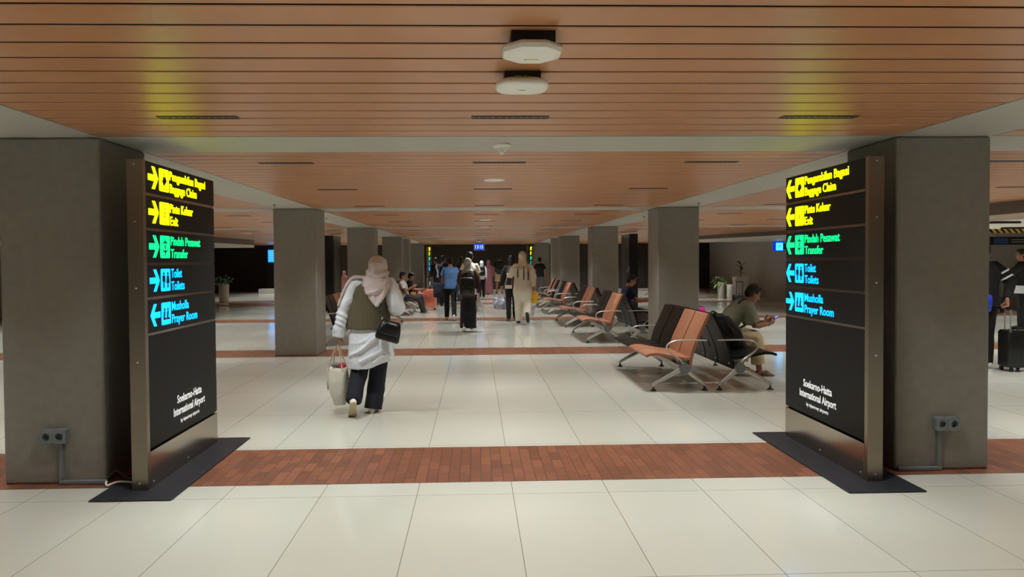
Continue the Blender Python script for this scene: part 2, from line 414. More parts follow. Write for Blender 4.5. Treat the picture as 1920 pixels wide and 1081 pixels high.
def build_ceiling_devices():
    # octagonal access point
    t = thing('access_point', 'white faceted octagonal wireless access point, the nearer ceiling unit', 'access point', (0.228, 2.83, 2.385))
    def octo(rx, ry, z, k=0.42):
        return [V((rx * a, ry * b, z)) for a, b in ((-1, -k), (-k, -1), (k, -1), (1, -k), (1, k), (k, 1), (-k, 1), (-1, k))]
    bm = bm_new(); loft(bm, [octo(0.114, 0.114, 0.0), octo(0.118, 0.118, -0.012), octo(0.112, 0.112, -0.028), octo(0.088, 0.088, -0.036)])
    finish('cover', bm, M_WHITEP, t, bevel=0.002)
    bm = bm_new(); box(bm, -0.085, 0.085, -0.085, 0.085, 0.0, 0.044); finish('mounting_plate', bm, M_BLACK, t)
    bm = bm_new(); box(bm, -0.03, 0.03, -0.004, 0.004, -0.0375, -0.036, Matrix.Translation((0, 0.03, 0))); finish('logo_mark', bm, mat('gold_print', (222, 200, 120), 0.5), t)
    t = thing('access_point', 'white rounded wireless access point on black bracket, the farther ceiling unit', 'access point', (0.226, 3.40, 2.385))
    bm = bm_new()
    loft(bm, [ering((0, 0, 0.012), 0.10, 0.09, power=3.2, n=32), ering((0, 0, 0.0), 0.122, 0.11, power=3.2, n=32), ering((0, 0, -0.016), 0.126, 0.114, power=3.2, n=32), ering((0, 0, -0.026), 0.116, 0.104, power=3.2, n=32), ering((0, 0, -0.029), 0.07, 0.065, power=3.2, n=32)])
    finish('cover', bm, M_WHITEP, t, smooth=True)
    bm = bm_new(); box(bm, -0.085, 0.085, -0.075, 0.075, 0.01, 0.044); finish('mounting_bracket', bm, M_BLACK, t, bevel=0.004)
    bm = bm_new(); box(bm, -0.035, -0.008, -0.101, -0.093, 0.006, 0.014); finish('green_clip', bm, mat('green_clip', (110, 190, 50), 0.5), t)
    bm = bm_new(); box(bm, 0.002, 0.026, -0.101, -0.093, 0.006, 0.014); finish('green_clip', bm, MC['green_clip'], t)
    bm = bm_new(); box(bm, -0.012, 0.016, -0.003, 0.003, -0.0305, -0.029); finish('logo_mark', bm, M_GREYP, t)
    # smoke detector
    t = thing('smoke_detector', 'white conical smoke detector on the grey soffit beam', 'smoke detector', (0.205, 5.42, H))
    bm = bm_new(); lathe(bm, [(0.0, 0), (0.07, 0), (0.072, -0.012), (0.064, -0.026), (0.046, -0.034)]); finish('base', bm, M_WHITEP, t, smooth=True)
    bm = bm_new()
    for k in range(3): lathe(bm, [(0.0, -0.034 - k * 0.009), (0.050 - k * 0.009, -0.034 - k * 0.009), (0.046 - k * 0.009, -0.040 - k * 0.009), (0.0, -0.040 - k * 0.009)], n=20)
    lathe(bm, [(0.0, -0.058), (0.022, -0.06), (0.012, -0.075), (0.0, -0.077)], n=16)
    finish('vents', bm, M_WHITEP, t, smooth=False)
    bm = bm_new(); cyl(bm, (0, 0, -0.03), (0, 0, -0.062), 0.02, n=12); finish('sensor_core', bm, M_BLACK, t)
    # round flush speakers
    for (x, y, r, lab) in ((0.213, 7.77, 0.121, 'large round white flush ceiling speaker in the second slat bay'), (0.221, 15.42, 0.115, 'round white ceiling speaker in the third slat bay, nearer one'),
                           (0.237, 18.45, 0.10, 'round white ceiling disc at end of the third slat bay'), (0.25, 24.4, 0.12, 'round white ceiling disc in the fourth slat bay'), (8.2, 24.2, 0.1, 'round white ceiling speaker in the right hall before the grey wall'), (-6.9, 21.8, 0.15, 'round white ceiling disc in the left hall')):
        bm = bm_new(); lathe(bm, [(0.0, 0.0), (r, 0.0), (r, -0.006), (r * 0.92, -0.011), (0.0, -0.012)], n=36)
        o = finish('ceiling_speaker', bm, M_WHITEP, smooth=False, loc=(x, y, H)); tag(o, lab, 'ceiling speaker', 'round white ceiling speakers')
    # small hooks in the soffit
    for x, y, lab in ((-3.05, 11.0, 'small grey sprinkler head on soffit before the second left column'), (-2.95, 14.3, 'small grey sprinkler head on soffit behind the second left column'), (3.5, 11.1, 'small grey sprinkler head on soffit above the second right column'), (3.42, 14.4, 'small grey sprinkler head on soffit before the third right column')):
        bm = bm_new(); cyl(bm, (0, 0, 0), (0, 0, -0.008), 0.022, n=14); cyl(bm, (0, 0, -0.008), (0, 0, -0.04), 0.006, n=8); cyl(bm, (0, 0, -0.04), (0, 0, -0.043), 0.014, n=10)
        o = finish('sprinkler_head', bm, M_GREYP, loc=(x, y, H - 0.001)); tag(o, lab, 'sprinkler', 'sprinkler heads on the grey soffit')
build_ceiling_devices()

# ------------------------------------------------------------------ wayfinding signs
def poly_obj(name, polys, y, parent, m, th=0.002):
    bm = bm_new()
    for p in polys: prism(bm, p, y - th, y)
    return finish(name, bm, m, parent)
def rrect(x0, x1, z0, z1, r=0.012, n=4):
    out = []
    for cx, cz, a0 in ((x1 - r, z1 - r, 0), (x0 + r, z1 - r, 90), (x0 + r, z0 + r, 180), (x1 - r, z0 + r, 270)):
        for k in range(n + 1):
            a = radians(a0 + 90 * k / n); out.append((cx + r * cos(a), cz + r * sin(a)))
    return out
def disc(cx, cz, r, n=12): return [(cx + r * cos(2 * pi * k / n), cz + r * sin(2 * pi * k / n)) for k in range(n)]
def arrow(x, z, s, right):
    p = [(-0.5, -0.14), (0.12, -0.14), (-0.14, -0.5), (0.14, -0.5), (0.5, 0.0), (0.14, 0.5), (-0.14, 0.5), (0.12, 0.14), (-0.5, 0.14)]
    k = 1 if right else -1
    q = [(x + k * a * s, z + b * s) for a, b in p]
    return q if right else q[::-1]
def plane_poly(cx, cz, s, k=1):
    p = [(0, .5), (.07, .3), (.07, .12), (.5, -.1), (.5, -.2), (.07, -.08), (.05, -.32), (.17, -.42), (.17, -.5), (0, -.44), (-.17, -.5), (-.17, -.42), (-.05, -.32), (-.07, -.08), (-.5, -.2), (-.5, -.1), (-.07, .12), (-.07, .3)]
    return [(cx + a * s, cz + k * b * s) for a, b in p]
def man_poly(cx, cz, s, skirt=False):
    body = [(-.2, .28), (.2, .28), (.2, -.12), (.13, -.12), (.13, -.1), (.11, -.1), (.11, -.5), (.02, -.5), (.02, -.12), (-.02, -.12), (-.02, -.5), (-.11, -.5), (-.11, -.1), (-.2, -.1)]
    if skirt: body = [(-.13, .28), (.13, .28), (.24, -.2), (.1, -.2), (.1, -.5), (.02, -.5), (.02, -.2), (-.02, -.2), (-.02, -.5), (-.1, -.5), (-.1, -.2), (-.24, -.2)]
    return [[(cx + a * s, cz + b * s) for a, b in body], disc(cx, cz + .4 * s, .1 * s)]
def picto(kind, cx, cz, s):
    if kind == 'bag':
        return [[(cx + (a * .8 - b * .6) * s, cz + (a * .6 + b * .8) * s) for a, b in ((-.22, -.2), (.22, -.2), (.22, .12), (.07, .12), (.07, .2), (-.07, .2), (-.07, .12), (-.22, .12))],
                [(cx - .06 * s, cz + .16 * s), (cx + .02 * s, cz + .22 * s), (cx + .06 * s, cz + .46 * s), (cx - .02 * s, cz + .42 * s)], [(cx - .4 * s, cz - .42 * s), (cx + .4 * s, cz - .42 * s), (cx + .4 * s, cz - .39 * s), (cx - .4 * s, cz - .39 * s)]]
    if kind == 'exit':
        return [[(cx - .03 * s, cz + .15 * s), (cx + .06 * s, cz + .1 * s), (cx + .03 * s, cz - .1 * s), (cx + .1 * s, cz - .34 * s), (cx + .05 * s, cz - .34 * s), (cx - .01 * s, cz - .12 * s), (cx - .07 * s, cz - .32 * s), (cx - .11 * s, cz - .32 * s), (cx - .05 * s, cz - .08 * s)], disc(cx + .02 * s, cz + .22 * s, .055 * s),
                [(cx - .3 * s, cz - .43 * s), (cx + .3 * s, cz - .43 * s), (cx + .3 * s, cz - .4 * s), (cx - .3 * s, cz - .4 * s)]]
    if kind == 'transfer': return [plane_poly(cx, cz + .24 * s, .5 * s), plane_poly(cx, cz - .24 * s, .5 * s, -1)]
    if kind == 'toilet': return man_poly(cx - .23 * s, cz, .78 * s) + man_poly(cx + .23 * s, cz, .78 * s, True)
    if kind == 'prayer':
        out = []
        for dx in (-.2, .18):
            q = [(-.18, -.3), (.2, -.3), (.2, -.22), (.02, -.2), (.08, .08), (-.02, .14), (-.1, .06), (-.14, -.2)]
            out.append([(cx + (dx + a) * s, cz + b * s) for a, b in q]); out.append(disc(cx + dx * s, cz + .2 * s, .07 * s))
        return out
    return []
ROWS = [(2.245, 2.030, 'Pengambilan Bagasi', 'Baggage Claim', YEL, 'bag', .685, .50), (2.010, 1.790, 'Pintu Keluar', 'Exit', YEL, 'exit', .42, .135),
        (1.772, 1.552, 'Pindah Pesawat', 'Transfer', GRN, 'transfer', .56, .31), (1.534, 1.316, 'Toilet', 'Toilets', CYA, 'toilet', .19, .235), (1.298, 1.070, 'Musholla', 'Prayer Room', CYA, 'prayer', .31, .475)]
M_HALO = M_SIGNBLK
def build_sign(loc, rotz, label, first_right, post_first):
    t = thing('wayfinding_sign', label, 'sign', loc, rotz, 'illuminated wayfinding totems')
    L = 1.31; D = 0.095
    # local: x reading direction, front face at y = 0, thickness to +y
    px = (0.0, 0.045) if post_first else (L - 0.045, L)
    bm = bm_new(); box(bm, px[0], px[1], -0.012, D, 0.012, 2.247); post = finish('end_post', bm, M_STEEL, t, bevel=0.002)
    xs = px[0] - 0.001 if post_first else px[1] + 0.001
    for z in (2.215, 1.83, 1.38, 0.88, 0.06):
        bm = bm_new(); cyl(bm, (xs, D * .45, z), (xs + (-0.003 if post_first else 0.003), D * .45, z), 0.006, n=10)
        finish('screw', bm, M_SCREW, post)
    p2 = (L - 0.03, L) if post_first else (0.0, 0.03)
    bm = bm_new(); box(bm, p2[0], p2[1], 0.006, D, 0.012, 2.240); finish('end_post', bm, M_STEEL, t, bevel=0.002)
    bm = bm_new(); box(bm, 0.03, L - 0.03, 0.02, D - 0.01, 0.012, 2.235); finish('core_frame', bm, M_BLACK, t)
    a, b = (0.052, L + 0.004) if post_first else (-0.004, L - 0.052)
    for k, (z1, z0, l1, l2, m, kind, w1, w2) in enumerate(ROWS):
        bm = bm_new(); box(bm, a, b, -0.008, 0.025, z0, z1); pn = finish('panel', bm, M_SIGNBLK, t, bevel=0.003)
        zc = (z0 + z1) / 2 + 0.003
        right = first_right if kind != 'prayer' else not first_right
        ax = 0.165 if post_first else 0.085
        poly_obj('arrow', [arrow(ax, zc, 0.155, right)], -0.0085, pn, m)
        ic = ax + 0.173
        pg = poly_obj('pictogram', [rrect(ic - .078, ic + .078, zc - .08, zc + .08)], -0.0085, pn, m)
        poly_obj('pictogram_figure', picto(kind, ic, zc, .145), -0.0108, pn, M_BLACK, 0.0008)
        tx = ic + 0.096
        for txt, w, dz in ((l1, w1, 0.014), (l2, w2, -0.078)):
            me = text_mesh(txt, 0.093, w, 0.0012, 0.001)
            o = bpy.data.objects.new('lettering', me); COL.objects.link(o); me.materials.append(m)
            o.parent = pn; o.location = (tx, -0.0095, zc + dz); o.rotation_euler = (pi / 2, 0, 0)
    for z in (2.020, 1.781, 1.543, 1.307, 1.061):
        bm = bm_new(); box(bm, a + 0.0, b - 0.0, -0.003, 0.024, z - 0.008, z + 0.008); finish('divider_rail', bm, M_STEELDARK, t)
    bm = bm_new(); box(bm, a, b, -0.008, 0.025, 0.278, 1.052); pn = finish('lower_panel', bm, M_SIGNBLK, t, bevel=0.003)
    xc = (0.74 if post_first else 0.57)
    for txt, w, z, sz, bo in (('Soekarno-Hatta', .47, .502, .085, .0012), ('International Airport', .60, .415, .085, .0012), ('by injourney airports', .36, .350, .042, .0)):
        me = text_mesh(txt, sz, w, bo, 0.0006)
        o = bpy.data.objects.new('lettering', me); COL.objects.link(o); me.materials.append(WLET)
        o.parent = pn; o.location = (xc - w / 2, -0.0088, z); o.rotation_euler = (pi / 2, 0, 0)
    bm = bm_new(); box(bm, a, b, -0.010, 0.03, 0.012, 0.262); bp = finish('kick_plate', bm, M_STEELDARK, t, bevel=0.002)
    for x in (a + .04, (a + b) / 2, b - .04):
        bm = bm_new(); cyl(bm, (x, -0.0105, 0.05), (x, -0.013, 0.05), 0.006, n=10); finish('screw', bm, M_SCREW, bp)
    return t
signL = build_sign((-2.238, 4.875, 0), pi / 2, 'tall black illuminated wayfinding totem with right arrows, nearest on the left', True, True)
signR = build_sign((2.704, 6.125, 0), -pi / 2, 'tall black illuminated wayfinding totem with left arrows, nearest on the right', False, False)
dup(signL, (-2.238, 34.3, 0), pi / 2, 'distant lit wayfinding totem at the far left end of the corridor')
dup(signR, (2.72, 35.3, 0), -pi / 2, 'distant lit wayfinding totem at the far right end of the corridor')
def build_mats():
    for x0, x1, y0, y1, lab in ((-2.525, -1.993, 4.685, 6.33, 'black rubber base mat under the near left wayfinding totem'), (2.45, 2.972, 4.60, 6.25, 'black rubber base mat under the near right wayfinding totem')):
        bm = bm_new(); box(bm, x0, x1, y0, y1, 0.0022, 0.0118)
        o = finish('base_mat', bm, M_RUBBER, bevel=0.004); tag(o, lab, 'floor mat')
build_mats()

def build_sockets():
    for xs, lab, labc, labr, sgn in (((-3.040, -2.862), 'grey double wall socket low on the near left column', 'grey cable conduit running from the socket down the near left column', '', 1), ((3.322, 3.500), 'grey double wall socket low on the near right column', 'grey cable conduit running from the socket down the near right column', '', -1)):
        x0, x1 = xs; y = 5.087 - 0.0005; zt, zb = 0.396, 0.296
        t = thing('wall_socket', lab, 'socket', ((x0 + x1) / 2, y, (zt + zb) / 2), 0, 'double sockets on the columns')
        w = (x1 - x0) / 2; h = (zt - zb) / 2
        for k in (-1, 1):
            c = k * w / 2
            bm = bm_new(); bm2 = bm_new()
            A = ering((c, -0.05, 0), 0.026, 0.026, V((1, 0, 0)), V((0, 0, 1)), 24)
            # housing half with a recessed round outlet
            sq = []
            for p in A:
                d = V((p.x - c, 0, p.z)); d /= max(abs(d.x) / (w / 2), abs(d.z) / h)
                sq.append(V((c + d.x, 0, d.z)))
            r0 = [V((p.x, -0.0, p.z)) for p in sq]; r1 = [V((p.x, -0.046, p.z)) for p in sq]; r1b = [V((c + (p.x - c) * .95, -0.05, p.z * .95)) for p in sq]
            r2 = [V((p.x, -0.05, p.z)) for p in A]; r3 = [V((p.x, -0.022, p.z)) for p in A]
            loft(bm, [r0, r1, r1b, r2, r3])
            hs = finish('socket_housing', bm, M_GREYP, t)
            for dz in (-0.010, 0.010):
                bm = bm_new(); cyl(bm, (c + dz, -0.0215, 0), (c + dz, -0.024, 0), 0.0035, n=8); finish('socket_hole', bm, M_BLACK, hs)
        t2 = thing('conduit', labc, 'cable conduit', (0, 0, 0), 0)
        xc = -2.912 if sgn > 0 else 3.366
        bm = bm_new(); box(bm, xc - 0.014, xc + 0.014, y - 0.022, y, 0.03, zb - 0.001); finish('vertical_run', bm, M_GREYP, t2, bevel=0.003)
        xe = -2.60 if sgn > 0 else 3.055
        bm = bm_new(); box(bm, min(xc - .014 * sgn, xe), max(xc - .014 * sgn, xe), y - 0.03, y, 0.003, 0.032); finish('floor_run', bm, M_GREYP, t2, bevel=0.006)
    # loose cable to the left totem
    bm = bm_new(); tube(bm, smooth_pts([(-2.60, 5.07, .02), (-2.57, 5.0, .035), (-2.55, 4.98, .02), (-2.5, 5.02, .03), (-2.42, 5.04, .02), (-2.34, 5.02, .02)], 6), 0.007, 8)
    tag(finish('power_cable', bm, M_WHITEP, smooth=True), 'short white power cable between left conduit and sign base', 'cable')
    bm = bm_new(); tube(bm, smooth_pts([(-2.59, 5.075, .04), (-2.52, 5.05, .10), (-2.44, 5.04, .05), (-2.34, 5.04, .03)], 6), 0.009, 8)
    tag(finish('power_cable', bm, M_BLACK, smooth=True), 'black power cable looping behind the left sign base', 'cable')
build_sockets()

# ------------------------------------------------------------------ benches
def seat_profile():
    return smooth_pts([(-0.455, 0, 0.405), (-0.40, 0, 0.425), (-0.30, 0, 0.428), (-0.15, 0, 0.398), (0.0, 0, 0.375), (0.085, 0, 0.372)], 4)
def back_profile():
    return smooth_pts([(0.07, 0, 0.245), (0.085, 0, 0.36), (0.13, 0, 0.52), (0.20, 0, 0.68), (0.275, 0, 0.84), (0.305, 0, 0.905)], 4)
def slab(bm, prof, th, y0, y1):
    rings = []
    n = len(prof)
    for i, p in enumerate(prof):
        a = prof[max(0, i - 1)]; b = prof[min(n - 1, i + 1)]; t = (b - a).normalized(); nr = V((-t.z, 0, t.x))
        e = 0.45 if i in (0, n - 1) else 1.0
        q0 = p + nr * th * .5 * e; q1 = p - nr * th * .5 * e
        c = 0.006
        rings.append([V((q0.x, y0 + c, q0.z)), V((q0.x, y1 - c, q0.z)), V((p.x, y1, p.z)), V((q1.x, y1 - c, q1.z)), V((q1.x, y0 + c, q1.z)), V((p.x, y0, p.z))])
    loft(bm, rings)
PITCH = 0.4875
def build_bench(colors, icons=False):
    """faces -X; local origin at the near leg frame on the floor, bench runs along +Y"""
    t = thing('bench', 'x', 'bench')
    for k in range(4):
        y0 = k * PITCH + 0.008; y1 = (k + 1) * PITCH - 0.008
        m = M_SEATB if colors[k] == 'b' else M_SEATK
        bm = bm_new(); slab(bm, seat_profile(), 0.03, y0, y1); s = finish('seat', bm, m, t, smooth=True)
        bm = bm_new(); slab(bm, back_profile(), 0.035, y0 + .006, y1 - .006); bk = finish('backrest', bm, m, t, smooth=True)
        s['label'] = bk['label'] = ('terracotta brown' if colors[k] == 'b' else 'black') + ' padded seat unit'
        for o in (s, bk):
            md = o.modifiers.new('edge', 'EDGE_SPLIT'); md.split_angle = radians(50)
        if icons and k == 0:
            bm = bm_new(); prof = back_profile()
            yc = (y0 + y1) / 2
            def onback(u, yy):  # u 0..1 along the profile
                f_ = u * (len(prof) - 1); i = min(len(prof) - 2, int(f_)); return prof[i].lerp(prof[i + 1], f_ - i) + V((-0.0195, yy, 0.008))
            for (u0, u1) in ((.62, .74), (.76, .86)):
                for (a, b) in ((-.13, -.05), (-.03, .04), (.06, .13)):
                    pts = [onback(u0, yc + a), onback(u1, yc + a), onback(u1, yc + b), onback(u0, yc + b), onback(u0, yc + a)]
                    for p, q in zip(pts, pts[1:]): tube(bm, [p, q], 0.0035, 6)
                    tube(bm, [onback((u0 * .7 + u1 * .3), yc + (a + b) / 2), onback((u0 * .25 + u1 * .75), yc + (a + b) / 2)], 0.007, 6)
            finish('seat_marking', bm, mat('cream_print', (225, 170, 140), 0.6), bk)
        # steel strip at the side of the backrest
    for y in (0.0, 4 * PITCH):
        bm = bm_new()
        for pts in ([(-0.04, y, .25), (-0.20, y, .165), (-0.35, y, .085), (-0.37, y, .06)], [(0.02, y, .25), (0.12, y, .165), (0.215, y, .09), (0.24, y, .06)]):
            tube(bm, smooth_pts(pts, 4), [(0.018, 0.036 - 0.02 * i / 12) for i in range(13)], 10, side=(0, 1, 0))
        fr = finish('leg_frame', bm, M_CHROME, t, smooth=True)
        for x in (-0.37, 0.24):
            bm = bm_new(); lathe(bm, [(0, 0.0), (0.036, 0.0), (0.036, 0.006), (0.022, 0.016), (0.012, 0.02), (0.012, 0.07), (0.0, 0.07)], (x, y, 0.003), 16); finish('foot_pad', bm, M_BLACK, fr, smooth=True)
        bm = bm_new(); cyl(bm, (0, y - 0.03, .262), (0, y + 0.03, .262), 0.064, n=28); finish('hub', bm, M_GREYP, t, bevel=0.004)
        s_ = smooth_pts([(0.26, y, .592), (0.10, y, .594), (-0.06, y, .592), (-0.15, y, .578), (-0.205, y, .535), (-0.20, y, .475), (-0.13, y, .415), (-0.045, y, .36), (-0.005, y, .275)], 5)
        bm = bm_new(); tube(bm, s_, [(0.024, 0.0095)] * len(s_), 12, side=(0, 1, 0)); finish('armrest', bm, M_CHROME, t, smooth=True)
    bm = bm_new(); box(bm, -0.045, 0.045, 0.02, 4 * PITCH - 0.02, .235, .295)
    finish('beam', bm, M_CHROME, t, bevel=0.008)
    for k in range(4):
        y = k * PITCH + PITCH / 2
        for d in (-.16, .16):
            bm = bm_new(); prism(bm, [(-.10, .385), (.07, .36), (.105, .30), (.03, .26), (-.03, .27)], y + d - .012, y + d + .012); finish('seat_bracket', bm, M_CHROME, t)
    return t
UN = [8.35, 13.3, 16.45, 20.4, 23.4]
def build_benches():
    A = build_bench('bbkk'); A.location = (2.46, UN[0], 0); A['label'] = 'nearest right bench facing the corridor, two brown then two black seats'
    A['group'] = 'four seat benches in back to back rows'
    Bi = build_bench('bbkk', True); Bi.location = (2.46, UN[1], 0); Bi['group'] = A['group']
    Bi['label'] = 'second bench from the front on the right facing the corridor, printed brown backrest'
    K = build_bench('kkkk'); K.location = (3.12, UN[0] + 4 * PITCH, 0); K.rotation_euler = (0, 0, pi); K['group'] = A['group']
    K['label'] = 'nearest right bench facing away, all black seats, seated man in olive shirt'
    dup(A, (2.46, UN[2], 0), 0, 'third bench from the front on the right facing the corridor')
    dup(Bi, (2.46, UN[3], 0), 0, 'fourth bench from the front on the right facing the corridor, printed backrest')
    KB = build_bench('kkbk'); KB.location = (3.12, UN[2] + 4 * PITCH, 0); KB.rotation_euler = (0, 0, pi); KB['group'] = A['group']; KB['label'] = 'third bench from the front on the right facing away from the corridor'
    O = build_bench('kbkb'); O.location = (2.46, UN[4], 0); O['group'] = A['group']; O['label'] = 'farthest right bench facing the corridor with alternating black and brown seats'
    for i, nm in ((1, 'second'), (3, 'fourth')):
        dup(K, (3.12, UN[i] + 4 * PITCH, 0), pi, '%s black bench from the front on the right facing away from the corridor' % nm)
    for i, nm in ((1, 'first'), (2, 'second'), (3, 'third'), (4, 'fourth')):
        y = UN[i]
        lab = {1: 'black and brown bench partly hidden behind the second left column', 2: 'left bench behind the woman with the tote, second of its row', 3: 'left bench on which the two men sit', 4: 'farthest left bench past the two seated men'}[i]
        if i in (2, 3): dup(K, (-2.93, y, 0), 0, '%s left bench facing away from the corridor' % ('nearer' if i == 2 else 'farther'))
        dup(A, (-2.27 if i > 1 else -2.55, y + 4 * PITCH, 0), pi, lab)
build_benches()
#__PART2__
# ------------------------------------------------------------------ figures
TEX = {}
def cloud_tex(size):
    k = round(size, 3)
    if k not in TEX:
        t = bpy.data.textures.new('folds_%s' % k, 'CLOUDS'); t.noise_scale = size; t.noise_depth = 2; TEX[k] = t
    return TEX[k]
def cloth(o, voxel, disp=0.0, size=0.12, smooth=3):
    md = o.modifiers.new('remesh', 'REMESH'); md.mode = 'VOXEL'; md.voxel_size = voxel; md.use_smooth_shade = True
    if smooth:
        s = o.modifiers.new('smooth', 'SMOOTH'); s.factor = 0.5; s.iterations = smooth
    if disp:
        d = o.modifiers.new('folds', 'DISPLACE'); d.texture = cloud_tex(size); d.strength = disp; d.mid_level = 0.5; d.texture_coords = 'LOCAL'
    return o
def rx(v, a): return V((v.x, v.y * cos(a) - v.z * sin(a), v.y * sin(a) + v.z * cos(a)))
def hand(bm, wr, d, nrm, thumb_side, s=1.0, curl=0.5):
    """palm + five fingers. d = pointing direction, nrm = palm normal (fingers curl towards it), thumb_side = sideways vector"""
    d = V(d).normalized(); nrm = (V(nrm) - d * V(nrm).dot(d)).normalized(); sd = V(thumb_side); sd = (sd - d * sd.dot(d) - nrm * sd.dot(nrm)).normalized()
    wr = V(wr)
    tube(bm, [wr - d * .02 * s, wr + d * .03 * s, wr + d * .07 * s, wr + d * .085 * s], [(.024 * s, .018 * s), (.034 * s, .016 * s), (.040 * s, .014 * s), (.038 * s, .012 * s)], 12, side=sd)
    for k, (off, L, r) in enumerate(((.030, .072, .0085), (.010, .082, .009), (-.010, .076, .0085), (-.029, .060, .0075))):
        base = wr + d * .082 * s + sd * off * s
        a = 0; p = base; pts = [base - d * .015 * s, base]
        for j, seg in enumerate((.45, .32, .23)):
            a += curl * (0.7, 1.0, 0.7)[j] * (1 + .08 * k)
            dd = d * cos(a) + nrm * sin(a)
            p = p + dd * L * seg * s; pts.append(p)
        tube(bm, pts, [r * s * 1.05, r * s * 1.05, r * s, r * s * .95, r * s * .8], 8)
    b = wr + d * .022 * s + sd * .026 * s
    e1 = (sd * .75 + d * .6 + nrm * .25).normalized(); e2 = (sd * .35 + d * .85 + nrm * (.3 + curl * .5)).normalized()
    tube(bm, [b - e1 * .01 * s, b + e1 * .032 * s, b + e1 * .032 * s + e2 * .028 * s, b + e1 * .032 * s + e2 * .052 * s], [.013 * s, .0115 * s, .010 * s, .008 * s], 8)

